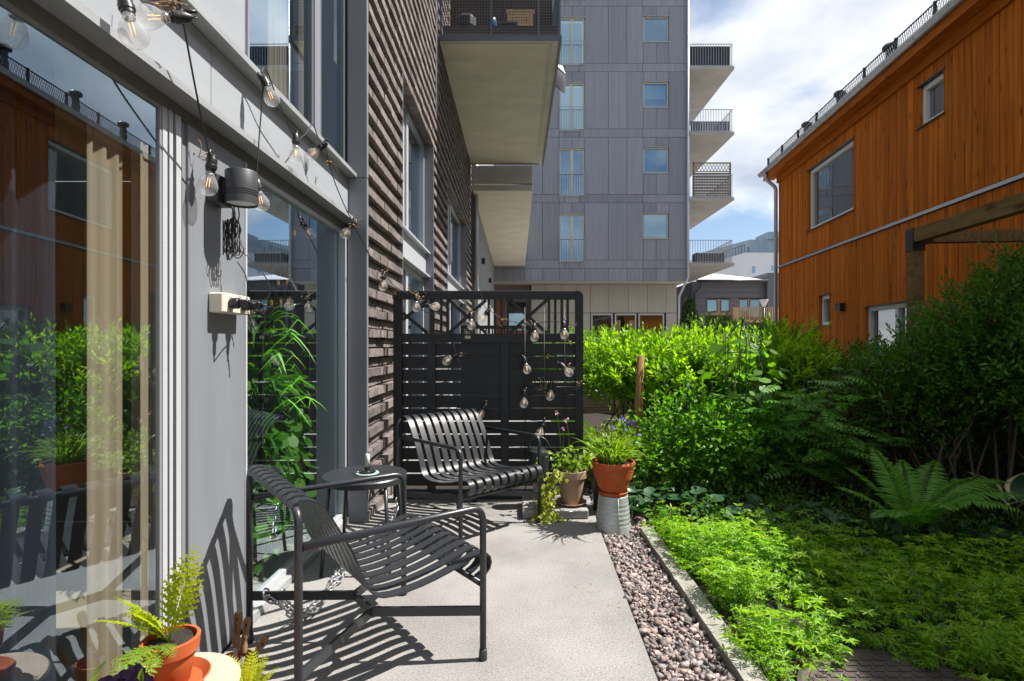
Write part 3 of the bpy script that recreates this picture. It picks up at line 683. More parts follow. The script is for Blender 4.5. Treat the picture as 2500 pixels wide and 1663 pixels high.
tag(MB().box(-.86, -.58, 7.60, 7.78, 5.701, 5.97, .09).build('cushion', M['black']), 'dark cushion on the balcony bench overhead', 'cushion')
tag(MB().box(-.20, -.02, 7.56, 7.72, 5.4, 5.74, .01).box(-.23, .01, 7.53, 7.75, 5.741, 5.76).build('storage_box', M['wicker']), 'dark grey storage box on the balcony overhead', 'box')
tag(MB().box(-.14, .24, 7.95, 7.98, 5.4, 6.15).box(-.16, .26, 7.94, 7.99, 6.151, 6.18).build('privacy_board', M['palewood']), 'pale board screen at the back of the balcony overhead', 'screen')
tag(MB().box(-1.03, .55, 8.35, 8.38, 5.4, 7.4).build('balcony_backdrop', M['backdrop']), 'added dark sheet across the middle of the overhead balcony', 'screen')  # made-up dark sheet, added so the space behind the mesh reads dark
# parasol hanging over the balcony edge
t = empty('parasol', (.96, 13.2, 7.5), 'half folded charcoal parasol with white rim beside the overhead balcony', 'parasol')
b = MB(); ax = Vector((.62, -.35, .70)).normalized(); u = ax.orthogonal().normalized(); v_ = ax.cross(u); c0 = Vector((1.02, 13.2, 7.95)); vs_ = [c0 + ax * .12]
for ring, (rr, dz) in enumerate(((.18, .03), (.34, -.12), (.46, -.30))):
    for k in range(16):
        a = 2 * math.pi * k / 16; r2 = rr * (1 - (.10 if k % 2 else 0) * ring / 2); vs_.append(c0 + (u * math.cos(a) + v_ * math.sin(a)) * r2 + ax * dz)
fs = [(0, 1 + k, 1 + (k + 1) % 16) for k in range(16)]
for r_ in range(2):
    for k in range(16): fs.append((1 + r_ * 16 + k, 1 + r_ * 16 + 16 + k, 1 + r_ * 16 + 16 + (k + 1) % 16, 1 + r_ * 16 + (k + 1) % 16))
b.add(vs_, fs, True); b.build('canopy', M['fabric_grey'], t)
MB().tube([c0 + ax * .13, c0 - ax * 1.2], .018, 8).build('pole', M['white'], t)
b = MB(); b.add([vs_[0] + ax * .02] + [p + ax * .02 for p in vs_[1:17]], [(0, 1 + k, 1 + (k + 1) % 16) for k in range(16)], True); b.build('top_vent', M['white'], t)

# ================================================================== GREY CLAD HOUSE ACROSS THE END
GB = empty('clad_building', (2.6, 24.0, 0), 'tall grey apartment block with fibre cement panels facing the camera', 'building')
GY = 24.0; KX = GY / F
cp = unit_cube_mesh('panel', M['cladding'])
MB().box(-2.6, 7.63, GY + .60, 34, 4.10, 19.4).build('wall', M['joint'], GB)
def gpanel(x0, x1, z0, z1, me=cp, y=GY): piece('panel', me, GB, ((x0 + x1) / 2, y + .012, (z0 + z1) / 2), (x1 - x0 - .016, .034, z1 - z0 - .016))
FX0, FX1, SX0, SX1 = 1.873, 3.017, 5.606, 6.75
for k in range(5):
    zb = 4.66 + 2.91 * k; z0 = zb + .37; z1 = zb + 2.91; ft, fb = 7.074 + 2.91 * k, 4.968 + 2.91 * k; st, sb = 7.12 + 2.91 * k, 5.99 + 2.91 * k
    for a, c in ((-2.5, -1.45), (-1.45, -.66), (-.66, .33), (.33, 1.137), (1.137, FX0), (FX1, 4.06), (4.06, 4.879), (4.879, SX0), (SX1, 7.645)): gpanel(a, c, z0, z1)
    for a, c in ((FX0, 2.449), (2.449, FX1)): gpanel(a, c, ft + .02, z1)
    for a, c in ((SX0, 6.18), (6.18, SX1)): gpanel(a, c, st + .02, z1); gpanel(a, c, z0, sb - .02)
    j = [0, .25, -.15, .1, 0][k]
    for a, c in ((-2.5, -.2), (-.2, FX0), (FX0, 2.12), (2.12, 2.78), (2.78, 5.58), (5.58, 7.645)):
        gpanel(a, c, zb, z0 if not (FX0 - .01 <= a < FX1 - .3) else min(z0, fb - .02))
for i, (a, c) in enumerate(zip([-2.5, -.66, .33, 1.137, 1.873, 2.449, 3.017, 4.06, 4.879, 5.606, 6.18, 6.75], [-.66, .33, 1.137, 1.873, 2.449, 3.017, 4.06, 4.879, 5.606, 6.18, 6.75, 7.645])): gpanel(a, c, 4.10, 4.66)
def gwindow(x0, x1, z0, z1, french, curt, seed):
    f = MB(); fw = .06; y0, y1 = GY + .06, GY + .14
    f.box(x0, x0 + fw, y0, y1, z0, z1); f.box(x1 - fw, x1, y0, y1, z0, z1); f.box(x0 + fw, x1 - fw, y0, y1, z1 - fw, z1); f.box(x0 + fw, x1 - fw, y0, y1, z0, z0 + fw)
    xm = (x0 + x1) / 2
    if french: f.box(xm - .055, xm + .055, y0, y1, z0 + fw, z1 - fw)
    w = f.build('window', M['frame_beige'], GB)
    for a, c in (((x0 + fw, xm - .055), (xm + .055, x1 - fw)) if french else ((x0 + fw, x1 - fw),)):
        b = MB(); b.add([(a, GY + .10, z0 + fw), (c, GY + .10, z0 + fw), (c, GY + .10, z1 - fw), (a, GY + .10, z1 - fw)], [(0, 1, 2, 3)]); b.build('pane', M['glass_far'], w)
    MB().box(x0 - .02, x1 + .02, GY - .045, GY + .06, z0 - .03, z0 - .006).build('sill', M['flash'], w)
    MB().box(x0 - .02, x1 + .02, GY - .03, GY + .06, z1 + .004, z1 + .02).build('head_flashing', M['flash'], w)
    if curt:
        n = 60
        for (a, c, zz0) in curt:
            b = MB(); vs_ = []
            for i in range(n + 1):
                x = a + (c - a) * i / n; d = .03 * math.sin(i * 1.1 + seed); vs_ += [(x, GY + .20 + d, zz0), (x, GY + .20 + d, z1 - .07)]
            b.add(vs_, [(2 * i, 2 * i + 2, 2 * i + 3, 2 * i + 1) for i in range(n)], True); b.build('curtain', M['curtain_white'] if seed != 0 else M['red_brick'], w)
    if french:
        f = MB(); zt = z0 + 1.02
        f.box(x0 - .01, x1 + .01, GY - .09, GY - .06, zt, zt + .02); f.box(x0 - .01, x1 + .01, GY - .09, GY - .06, z0 + .02, z0 + .04)
        for i in range(11):
            x = x0 + .02 + (x1 - x0 - .04) * i / 10; f.box(x - .006, x + .006, GY - .082, GY - .068, z0 + .04, zt)
        for x in (x0 + .01, x1 - .01): f.box(x - .008, x + .008, GY - .06, GY + .01, zt, zt + .02)
        f.build('railing', M['steel'], w)
    return w
M['frame_beige'] = pm('beige_alu_frame', (.44, .42, .37), .45, .2)
for k in range(5):
    gwindow(FX0 + .01, FX1 - .01, 4.968 + 2.91 * k, 7.074 + 2.91 * k, True, [[(2.5, 2.95, 5.04)], None, [(FX0 + .08, FX1 - .08, 10.85)], [(FX0 + .08, FX1 - .08, 13.75)], None][k], k)
    gwindow(SX0 + .01, SX1 - .01, 5.99 + 2.91 * k, 7.12 + 2.91 * k, False, [None, None, [(SX0 + .1, SX1 - .1, 12.25)], None, None][k], k + 7)
f = MB().tube([(7.56, GY - .10, 19.5), (7.56, GY - .10, 4.25), (7.30, GY + .35, 3.45), (7.30, GY + .45, 0)], .055, 12); f.build('downpipe', M['steel'], GB)
MB().box(7.632, 7.66, GY + .02, 34, 4.10, 19.4).build('side_wall', M['cladding'], GB)
MB().box(-2.6, 7.64, GY - .02, GY + .04, 4.075, 4.097).build('drip_edge', M['cladding_beige'], GB)
MB().box(-2.6, 7.62, GY + .04, 25.3, 4.08, 4.099).build('soffit', M['cladding_beige'], GB)
# recessed ground floor
bp = unit_cube_mesh('panel', M['cladding_beige'])
MB().box(.66, 7.45, 25.24, 33, 0, 4.079).build('wall', M['joint'], GB)
xs_ = [.67, 1.35, 2.1, 2.8, 3.42, 4.25, 5.19, 6.08, 6.95, 7.45]
for i, (a, c) in enumerate(zip(xs_, xs_[1:])):
    gpanel(a, c, 2.76, 4.07, bp, 25.2)
    if a < 3.4 or a > 6.9: gpanel(a, c, .02, 2.75, bp, 25.2)
for (a, c) in ((3.46, 4.46), (4.56, 5.56), (5.66, 6.85)):
    f = MB(); f.box(a, a + .06, 25.17, 25.24, 0.9, 2.73); f.box(c - .06, c, 25.17, 25.24, .9, 2.73); f.box(a + .06, c - .06, 25.17, 25.24, 2.65, 2.73)
    f.box(a + .06, c - .06, 25.17, 25.24, .9, .98); w = f.build('window', M['frame_light'], GB)
    b = MB(); b.add([(a + .06, 25.2, .98), (c - .06, 25.2, .98), (c - .06, 25.2, 2.65), (a + .06, 25.2, 2.65)], [(0, 1, 2, 3)]); b.build('pane', M['glass_far'], w)
MB().box(3.42, 6.9, 25.18, 25.235, 0, .88).build('wall_base', M['cladding_beige'], GB)
M['soffit_brown'] = pm('brown_soffit', (.16, .10, .07), .6)
MB().box(-2.6, .65, 25.31, 33.5, 4.03, 4.075).build('passage_soffit', M['soffit_brown'], GB)
# side balconies
def gbalcony(z, infill):
    s_ = MB().box(7.665, 9.65, GY, 30.2, z, z + .13).build('balcony', M['concrete_warm'], GB)
    f = MB(); zt = z + 1.13
    f.box(7.68, 9.60, GY + .05, GY + .085, zt, zt + .025); f.box(9.575, 9.60, GY + .085, 30.1, zt, zt + .025); f.box(7.68, 9.60, GY + .055, GY + .08, z + .17, z + .19)
    for i in range(17):
        x = 7.70 + i * .117; f.box(x - .008, x + .008, GY + .06, GY + .076, z + .14, zt)
    for i in range(51):
        y = GY + .1 + i * .117; f.box(9.58, 9.596, y - .008, y + .008, z + .14, zt)
    f.build('railing', M['steel'], s_)
    return s_
bs_ = [gbalcony(4.78 + 2.91 * k, None) for k in range(4)]
b0 = MB(); b0.box(7.72, 9.50, GY + .11, GY + .13, 13.72, 14.58); tag(b0.build('privacy_cloth', M['black']), 'black cloth screen behind the top balcony railing', 'screen')
b0 = MB()
for i in range(16): b0.box(7.75 + i * .11, 7.84 + i * .11, GY + .12, GY + .14, 10.76, 11.24)
for i in range(5): b0.box(7.75, 9.5, GY + .141, GY + .15, 10.78 + i * .1, 10.82 + i * .1)
tag(b0.build('balcony_mesh_screen', M['slate']), 'low woven blue grey screen on the second balcony from the top', 'screen')
t = empty('balcony_trellis', (8.7, GY + .2, 7.82), 'brown slatted wood screen with lattice top on a side balcony', 'screen')
for i in range(9): MB().box(7.9, 9.5, GY + .15, GY + .17, 7.85 + i * .125, 7.955 + i * .125).build('slat', M['planter_wood'], t)
for x in (7.86, 9.5): MB().box(x, x + .06, GY + .13, GY + .19, 7.82, 9.42).build('post', M['planter_wood'], t)
f = MB(); f.box(7.92, 9.5, GY + .15, GY + .17, 9.36, 9.42); f.box(7.92, 9.5, GY + .15, GY + .17, 8.99, 9.03)
for i in range(11):
    x = 7.92 + i * .144; f.bar((x, GY + .155, 9.03), (x + .16, GY + .155, 9.36), .012, .022); f.bar((x + .16, GY + .168, 9.03), (x, GY + .168, 9.36), .012, .022)
f.build('lattice', M['planter_wood'], t)
tag(MB().box(8.05, 9.35, GY + .3, GY + .9, 4.92, 5.42, .03).build('wicker_chest', M['wicker']), 'dark wicker chest on the lowest side balcony', 'chest')

# ================================================================== FAR BUILDINGS
t = empty('red_brick_house', (-.5, 36, 0), 'red brick house with grey window seen through the fence lattice', 'building')
MB().box(-4, 1.3, 36, 42, 0, 7).build('wall', M['red_brick'], t)
w = MB().box(-.75, -.7, 35.95, 36.02, 2.2, 4.2).box(.62, .68, 35.95, 36.02, 2.2, 4.2).box(-.7, .62, 35.95, 36.02, 2.2, 2.28).box(-.7, .62, 35.95, 36.02, 4.12, 4.2).build('window', M['frame'], t)
b = MB(); b.add([(-.7, 35.98, 2.28), (.62, 35.98, 2.28), (.62, 35.98, 4.12), (-.7, 35.98, 4.12)], [(0, 1, 2, 3)]); b.build('pane', M['glass_far'], w)
MB().box(-.72, .65, 36.005, 36.02, 2.2, 4.2).build('interior', M['room_dark'], w)

SY = 30.0
t = empty('slate_house', (11.8, SY, 0), 'low slate blue house with pale metal roof behind the hedge', 'building')
def sx(x): return (x - CX) * SY / F
def sz_(y): return H - (y - YH) * SY / F
X0, X1 = sx(1690), sx(1872)
MB().box(X0, X1, SY + .05, SY + 7, 0, sz_(688)).build('wall', M['joint'], t)
zt = sz_(688); k = 0
while zt > .6:
    zl = zt - .30
    # siding boards are cut around the two windows and the balcony door
    segs = [(X0, X1)]
    if zl < sz_(730) : segs = [(X0, sx(1724)), (sx(1784), sx(1802)), (sx(1860), X1)]
    for a, c in segs: MB().box(a, c, SY + .02, SY + .05, zl + .012, zt).build('siding_board', M['slate'], t)
    zt = zl
MB().box(X0, X1, SY + .03, SY + .049, sz_(770), sz_(730)).build('trim', M['palewood'], t)
for (a, c) in ((1725, 1752), (1759, 1782), (1804, 1827), (1830, 1857)):
    x0, x1, z0, z1 = sx(a), sx(c), sz_(763 if a < 1790 else 775), sz_(731)
    f = MB(); f.box(x0, x0 + .05, SY - .0, SY + .029, z0, z1); f.box(x1 - .05, x1, SY, SY + .029, z0, z1); f.box(x0 + .05, x1 - .05, SY, SY + .029, z1 - .05, z1); f.box(x0 + .05, x1 - .05, SY, SY + .029, z0, z0 + .05)
    w = f.build('window', M['frame_dark'], t)
    b = MB(); b.add([(x0 + .05, SY + .02, z0 + .05), (x1 - .05, SY + .02, z0 + .05), (x1 - .05, SY + .02, z1 - .05), (x0 + .05, SY + .02, z1 - .05)], [(0, 1, 2, 3)]); b.build('pane', M['glass_far'], w)
z = sz_(685); b = MB(); b.add([(X0 + .1, SY - .4, z), (X1 - .1, SY - .4, z), (X1 - .3, SY + 7, z + 1.30), (X0 + 2.8, SY + 7, z + 1.30), (X0 + .1, SY - .4, z - .12), (X1 - .1, SY - .4, z - .12)], [(0, 1, 2, 3), (4, 5, 1, 0)]); b.build('roof', M['roof_pale'], t)
MB().tube([(X0 + .1, SY - .42, z - .06), (X1 - .1, SY - .42, z - .06)], .07, 8).build('gutter', M['steel_dark'], t)
MB().tube([(X0 + .35, SY - .4, z - .15), (X0 + .35, SY - .3, z - .4), (X0 + .12, SY - .08, z - .7), (X0 + .12, SY - .08, 0)], .05, 8).build('downpipe', M['steel_dark'], t)
MB().box(X1 - .1, X1 + .6, SY - .3, SY + 5, 0, sz_(668)).build('chimney_shaft', M['slate'], t)
tb = empty('timber_balcony', (13.2, SY - 1.6, 0), 'pale timber balcony in front of the slate house', 'balcony')
yb = SY - 1.6
def bx_(x): return (x - CX) * yb / F
def bz_(y): return H - (y - YH) * yb / F
MB().box(bx_(1789), bx_(1900), yb, SY - .05, bz_(786), bz_(781)).build('deck', M['palewood'], tb)
MB().box(bx_(1789), bx_(1900), yb, yb + .06, bz_(752), bz_(750)).build('hand_rail', M['palewood'], tb)
for i in range(21):
    x = bx_(1806) + i * .10; MB().box(x, x + .045, yb + .01, yb + .04, bz_(781), bz_(752)).build('baluster', M['palewood'], tb)
MB().box(bx_(1789), bx_(1805), yb, yb + .05, bz_(781), bz_(752)).build('side_board', M['palewood'], tb)
for x in (1792, 1896): MB().box(bx_(x), bx_(x) + .1, yb + .02, yb + .12, 0, bz_(786)).build('post', M['palewood'], tb)
# lantern on a post in front of it
t = empty('garden_lantern', (P(1865, 780, 20).x, 20, 0), 'white funnel shaped lantern on a grey post by the timber balcony', 'lamp post')
p = P(1865, 748, 20); MB().tube([(p.x, 20, 0), (p.x, 20, p.z)], .035, 10).build('post', M['steel_dark'], t)
MB().lathe([(.05, p.z - .02), (.15, p.z + .22), (.15, p.z + .25), (.05, p.z + .25)], (p.x, 20, 0), 16).build('shade', M['white'], t)

WY = 62.0
t = empty('white_house', (27, WY, 0), 'distant white rendered house with blue grey attic storey', 'building')
def wx(x): return (x - CX) * WY / F
def wz(y): return H - (y - YH) * WY / F
b = MB(); xa, xb, xc = wx(1779), wx(1818), wx(1960); zt = wz(617)
b.add([(xa, WY + 16, 0), (xb, WY, 0), (xc, WY, 0), (xa, WY + 16, zt), (xb, WY, zt), (xc, WY, zt)], [(0, 1, 4, 3), (1, 2, 5, 4)]); b.build('wall', M['white_wall'], t)
b = MB(); zr = wz(581); b.add([(wx(1812), WY + 15, zt), (wx(1840), WY + 1, zt), (xc, WY + 1, zt), (wx(1812), WY + 15, wz(590) + 1.2), (wx(1840), WY + 1, zr), (xc, WY + 1, zr), (xc, WY + 9, zr)], [(0, 1, 4, 3), (1, 2, 5, 4), (3, 4, 5, 6)]); b.build('attic', M['blue_metal'], t)
MB().box(wx(1882), xc, WY + .6, WY + 4, zr, wz(563)).build('stair_tower', M['blue_metal'], t)
f = MB(); f.bar((xa, WY + 16, zt + .9), (xb, WY, zt + .9), .06, .08)
for i in range(24):
    q = Vector((xa, WY + 16, zt)).lerp(Vector((xb, WY, zt)), i / 23); f.bar(q, q + Vector((0, 0, .9)), .05, .05)
f.build('terrace_railing', M['steel_dark'], t)
for (a, c, y0, y1) in ((1833, 1846, 648, 669), (1880, 1890, 646, 664)):
    w = MB().box(wx(a), wx(c), WY - .05, WY - .01, wz(y1), wz(y0)).build('window', M['white'], t)
    b = MB(); b.add([(wx(a) + .08, WY - .06, wz(y1) + .08), (wx(c) - .08, WY - .06, wz(y1) + .08), (wx(c) - .08, WY - .06, wz(y0) - .08), (wx(a) + .08, WY - .06, wz(y0) - .08)], [(0, 1, 2, 3)]); b.build('pane', M['glass_far'], w)
w = MB().box(wx(1834), wx(1837), WY + .9, WY + .99, wz(615), wz(600)).build('window', M['frame_dark'], t)
# ================================================================== ORANGE TIMBER HOUSE
OH = empty('timber_house', (6.57, 13.5, 0), 'orange stained timber house on the right with vertical boards and metal gutter', 'building', rz=math.atan2(-.9953, -.0966))
OWIN = [(1.64, 3.57, 3.75, 5.06), (5.42, 5.98, 4.50, 5.10), (2.18, 2.645, 1.66, 2.27), (3.94, 5.18, .12, 1.92), (8.7, 10.6, 3.75, 5.06), (12.2, 12.8, 4.5, 5.1), (9.2, 11.0, .12, 1.95)]
OL = 19.0
def holes_split(s0, s1, z0, z1):
    iv = [(z0, z1)]
    for (a, c, d, e) in OWIN:
        if c <= s0 + .004 or a >= s1 - .004: continue
        nv = []
        for p, q in iv:
            if e <= p or d >= q: nv.append((p, q)); continue
            if d > p: nv.append((p, d))
            if e < q: nv.append((e, q))
        iv = nv
    return [v for v in iv if v[1] - v[0] > .03]
bdm = unit_cube_mesh('board', M['orange'], .0); rb = random.Random(9)
edges = [0.0]; OW_ED = sorted({v for w in OWIN for v in w[:2]})
while edges[-1] < OL: edges.append(edges[-1] + rb.choice((.098, .112, .118, .128)))
for e in OW_ED:                                    # boards break at the window edges
    i = min(range(len(edges)), key=lambda q: abs(edges[q] - e)); edges[i] = e
edges = sorted(set(edges)); count = 0; rest = MB()
for a, c in zip(edges, edges[1:]):
    for (lo, hi) in ((.12, 3.165), (3.245, 5.36)):
        for z0, z1 in holes_split(a, c, lo, hi):
            if z0 > lo: z0 += .02
            dy = rb.uniform(-.004, .003) + (.007 if int(a * 1000) % 2 else 0); th = .024
            if c < 14.2: piece('board', bdm, OH, ((a + c) / 2, -.013 + dy, (z0 + z1) / 2), (c - a - .009, th, z1 - z0), local=True); count += 1
            else: rest.box(a + .0035, c - .0035, -.025 + dy, -.001 + dy, z0, z1)
tag(rest.build('far_boards', M['orange'], OH, local=True), kind='stuff')
back = MB()
for a, c in zip([0.0] + OW_ED, OW_ED + [OL]):
    for z0, z1 in holes_split(a + .001, c - .001, 0, 5.6): back.box(a, c, .006, .11, z0, z1)
back.build('wall', M['gasket'], OH, local=True)
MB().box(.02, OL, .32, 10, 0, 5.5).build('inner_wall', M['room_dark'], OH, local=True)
MB().box(-.03, -.002, -.02, 10, 0, 5.4).build('gable_wall', M['orange'], OH, local=True)
for i, (a, c, d, e) in enumerate(OWIN):
    f = MB(); fw = .068; y0, y1 = .030, .100
    f.box(a + .012, a + .012 + fw, y0, y1, d, e); f.box(c - .012 - fw, c - .012, y0, y1, d, e); f.box(a + .012 + fw, c - .012 - fw, y0, y1, d, d + fw); f.box(a + .012 + fw, c - .012 - fw, y0, y1, e - fw, e)
    if i == 3: f.box(a + .80, a + .88, y0, y1, d + fw, e - fw)
    w = f.build('window', M['white'], OH, local=True)
    b = MB(); b.add([(a + .06, .085, d + .05), (c - .06, .085, d + .05), (c - .06, .085, e - .05), (a + .06, .085, e - .05)], [(0, 1, 2, 3)]); b.build('pane', M['glass_orange'], w, local=True)
    MB().box(a - .02, c + .02, -.06, .029, d - .022, d - .004).build('sill', M['steel_dark'], w, local=True)
    MB().box(a - .03, c + .03, -.055, .029, e + .004, e + .014).build('head_flashing', M['steel_dark'], w, local=True)
    for s in (a, c - .008): MB().box(s + .001, s + .007, -.03, .0295, d, e).build('reveal_board', M['orange'], w, local=True)
for (a, c, d, e, mt) in ((5.62, 5.95, 4.5, 5.1, 'curtain_beige'), (2.2, 2.4, 3.9, 5.0, 'curtain_white')):
    b = MB(); vs_ = []
    for i in range(41):
        s = a + (c - a) * i / 40; vs_ += [(s, .17 + .02 * math.sin(i * .9), d), (s, .17 + .02 * math.sin(i * .9), e)]
    b.add(vs_, [(2 * i, 2 * i + 2, 2 * i + 3, 2 * i + 1) for i in range(40)], True)
    if mt == 'curtain_beige': b.build('curtain', M[mt], OH, local=True)
f = MB(); f.box(-.03, OL, -.052, -.004, 3.196, 3.206); f.box(-.03, OL, -.058, -.052, 3.176, 3.206); f.box(-.03, OL, -.02, -.004, 3.206, 3.24); f.build('drip_flashing', M['steel'], OH, local=True)
MB().box(-.03, OL, -.075, -.03, 5.30, 5.455).build('frieze_board', M['orange_h'], OH, local=True)
for k in range(2): MB().box(-.32, OL, -.262 + k * .118, -.152 + k * .118, 5.46 + .004 * k, 5.48 + .004 * k).build('soffit_board', M['orange_h'], OH, local=True)
MB().box(-.33, OL, -.29, -.264, 5.44, 5.625).build('fascia_board', M['orange_h'], OH, local=True)
rf = MB(); RS = .45; ze = 5.64
rf.add([(-.35, -.31, ze), (OL, -.31, ze), (OL, 5, ze + 5.31 * RS), (-.35, 5, ze + 5.31 * RS), (OL, 10.5, ze), (-.35, 10.5, ze)], [(0, 1, 2, 3), (3, 2, 4, 5)])
rf.add([(-.35, -.31, ze - .02), (OL, -.31, ze - .02), (OL, 5, ze - .02 + 5.31 * RS), (-.35, 5, ze - .02 + 5.31 * RS)], [(3, 2, 1, 0)])
rf.add([(-.35, -.25, ze - .1), (-.35, 5, ze + 5.2 * RS), (-.35, 10.4, ze - .1)], [(0, 1, 2)])
roof = rf.build('roof', M['roof_dark'], OH, local=True)
f = MB()
for k in range(int(OL / .52)):
    s = -.3 + k * .52; f.bar((s, -.30, ze + .022), (s, 5, ze + .022 + 5.30 * RS), .02, .04)
f.build('standing_seams', M['roof_dark'], roof, local=True)
gt = MB(); prof = [(-.40 + .075 - .075 * math.cos(a), 5.655 - .085 * math.sin(a)) for a in np.linspace(0, math.pi, 9)]
for (yy_, zz_) in prof: pass
vs_ = [(s, yy_, zz_) for s in (-.42, OL) for (yy_, zz_) in prof]; gt.add(vs_, [(i, i + 1, 10 + i, 9 + i) for i in range(8)], True); gt.add([(-.42, yy_, zz_) for yy_, zz_ in prof], [tuple(range(9))])
gutter = gt.build('gutter', M['steel'], OH, local=True)
for k in range(26):
    s = .1 + k * .72; pr = [(y + (-.003 if y < -.325 else .003), z - .003) for y, z in prof]
    b = MB(); b.add([(q, yy_, zz_) for q in (s, s + .035) for yy_, zz_ in pr], [(i, i + 1, 10 + i, 9 + i) for i in range(8)], True); b.build('gutter_bracket', M['steel'], gutter, local=True)
MB().tube(rounded([(-.05, -.33, 5.60), (-.05, -.33, 5.42), (-.03, -.09, 5.20), (-.03, -.09, .0)], .09), .045, 12).build('downpipe', M['steel'], OH, local=True)
sg = MB(); ysg = -.20; zsg = ze + .11 * RS
sg.tube([(-.3, ysg, zsg + .30), (OL, ysg, zsg + .30)], .012, 6); sg.tube([(-.3, ysg, zsg + .07), (OL, ysg, zsg + .07)], .012, 6)
for k in range(int(OL / .055)):
    s = -.3 + k * .055; sg.bar((s, ysg, zsg + .07), (s + .09, ysg, zsg + .30), .004, .008); sg.bar((s + .09, ysg + .005, zsg + .07), (s, ysg + .005, zsg + .30), .004, .008)
for k in range(int(OL / .9)): sg.box(-.25 + k * .9, -.22 + k * .9, ysg - .02, ysg + .02, zsg, zsg + .32)
sg.build('snow_guard', M['steel_dark'], roof, local=True)
for s in (.81, 2.37, 4.11, 6.3, 8.6, 11.0):
    zb = ze + .61 * RS + .10
    MB().lathe([(.085, zb - .05), (.075, zb + .02), (.062, zb + .34), (.075, zb + .36), (.115, zb + .37), (.118, zb + .42), (.09, zb + .45), (0, zb + .46)], (s, .30, 0), 18).build('vent_cowl', M['steel_dark'], roof, local=True)
# attic dormer seen only mirrored in the glass
MB().add([(7.2, 1.6, 6.3), (8.3, 1.6, 6.3), (8.3, 4.2, 7.4), (7.2, 4.2, 7.4), (7.75, 1.6, 8.1), (7.75, 4.2, 8.1)], [(0, 1, 4), (0, 4, 5, 3), (1, 2, 5, 4)]).build('dormer', M['roof_dark'], roof, local=True)
tag(MB().box(-.10, .11, -.13, -.03, -.075, .075, .008).build('wall_lamp', M['black']), 'black box lamp on the orange timber wall', 'wall lamp')
wl_ = [o for o in COL.objects if o.name.startswith('wall_lamp')][-1]
q = world_of(OH) @ Vector((3.17, 0, 1.98)); wl_.location = q; wl_.rotation_euler = OH.rotation_euler

# ================================================================== PERGOLA
PG = empty('pergola', (3.61, 4.9, 0), 'brown timber pergola post and beams with black corner bracket before the orange house', 'pergola')
d = Vector((-.0966, -.9953, 0)); sd = Vector((.9953, -.0966, 0)); c0 = Vector((3.61, 4.9, 0))
for o_ in (Vector((0, 0, 0)), d * 3.4, sd * 2.2, sd * 2.2 + d * 3.4): MB().bar(c0 + o_, c0 + o_ + Vector((0, 0, 2.165)), .095, .095, up=d).build('post', M['pergola'], PG)
MB().bar(c0 - d * .05 + Vector((0, 0, 2.235)), c0 + d * 3.5 + Vector((0, 0, 2.235)), .09, .12).build('beam', M['pergola'], PG)
MB().bar(c0 + sd * .05 + Vector((0, 0, 2.225)), c0 + sd * 2.15 + Vector((0, 0, 2.225)), .09, .10).build('beam', M['pergola'], PG)
MB().bar(c0 + sd * 2.2 - d * .05 + Vector((0, 0, 2.235)), c0 + sd * 2.2 + d * 3.5 + Vector((0, 0, 2.235)), .09, .12).build('beam', M['pergola'], PG)
b = MB(); b.bar(c0 + Vector((0, 0, 2.10)), c0 + Vector((0, 0, 2.30)), .108, .108, up=d); b.bar(c0 + Vector((0, 0, 2.225)) + sd * .05, c0 + Vector((0, 0, 2.225)) + sd * .12, .10, .115)
b.build('corner_bracket', M['black'], PG)

# ================================================================== BLACK PRIVACY FENCE
FY = 4.40; q = FY / F
def fx(x): return (x / 2.45 + 900 - CX) * q          # measured on an enlarged crop
def fz(y): return H - (y / 2.45 + 680 - YH) * q
FN = empty('privacy_fence', (-.23, FY, 0), 'black timber privacy fence with lattice top at the end of the patio', 'fence')
MB().box(fx(150), fx(203), FY - .022, FY + .022, .0, fz(128), .003).build('post', M['fence'], FN)
bm = bmesh.new(); prof = [(fx(1235), 0), (fx(1282), 0), (fx(1282), fz(100))]
for a in np.linspace(0, math.pi / 2, 6): prof.append((fx(1282) - .05 + .05 * math.cos(a), fz(75) - .05 + .05 * math.sin(a)))
prof += [(fx(1235), fz(75))]
v0 = [bm.verts.new((x, FY - .022, z)) for x, z in prof]; v1 = [bm.verts.new((x, FY + .022, z)) for x, z in prof]; n = len(prof)
bm.faces.new(v0); bm.faces.new(v1[::-1])
for i in range(n): bm.faces.new((v0[i], v1[i], v1[(i + 1) % n], v0[(i + 1) % n]))
bmesh.ops.recalc_face_normals(bm, faces=bm.faces[:]); MB().bm(bm).build('post', M['fence'], FN)
MB().box(fx(146), fx(1234), FY - .024, FY + .024, fz(126), fz(75), .003).build('top_rail', M['fence'], FN)
MB().box(fx(204), fx(1234), FY - .021, FY + .021, fz(382), fz(330), .002).build('middle_rail', M['fence'], FN)
MB().box(fx(204), fx(1234), FY - .021, FY + .021, fz(1312), fz(1262), .002).build('bottom_rail', M['fence'], FN)
MB().box(fx(150), fx(170), FY - .0245, FY - .0243, fz(100), fz(80)).build('knot', M['stake'], FN)
for a, c in ((352, 402), (790, 840)): MB().box(fx(a), fx(c), FY - .021, FY + .0, fz(1261), fz(383), .002).build('upright', M['fence'], FN)
for x in (380, 434, 472, 719, 757, 794, 832, 1078, 1116, 1155, 1190):
    w = .021 if x != 380 else .04
    MB().box(fx(x) - w / 2, fx(x) + w / 2, FY - .012, FY + .010, fz(329), fz(127)).build('lattice_bar', M['fence'], FN)
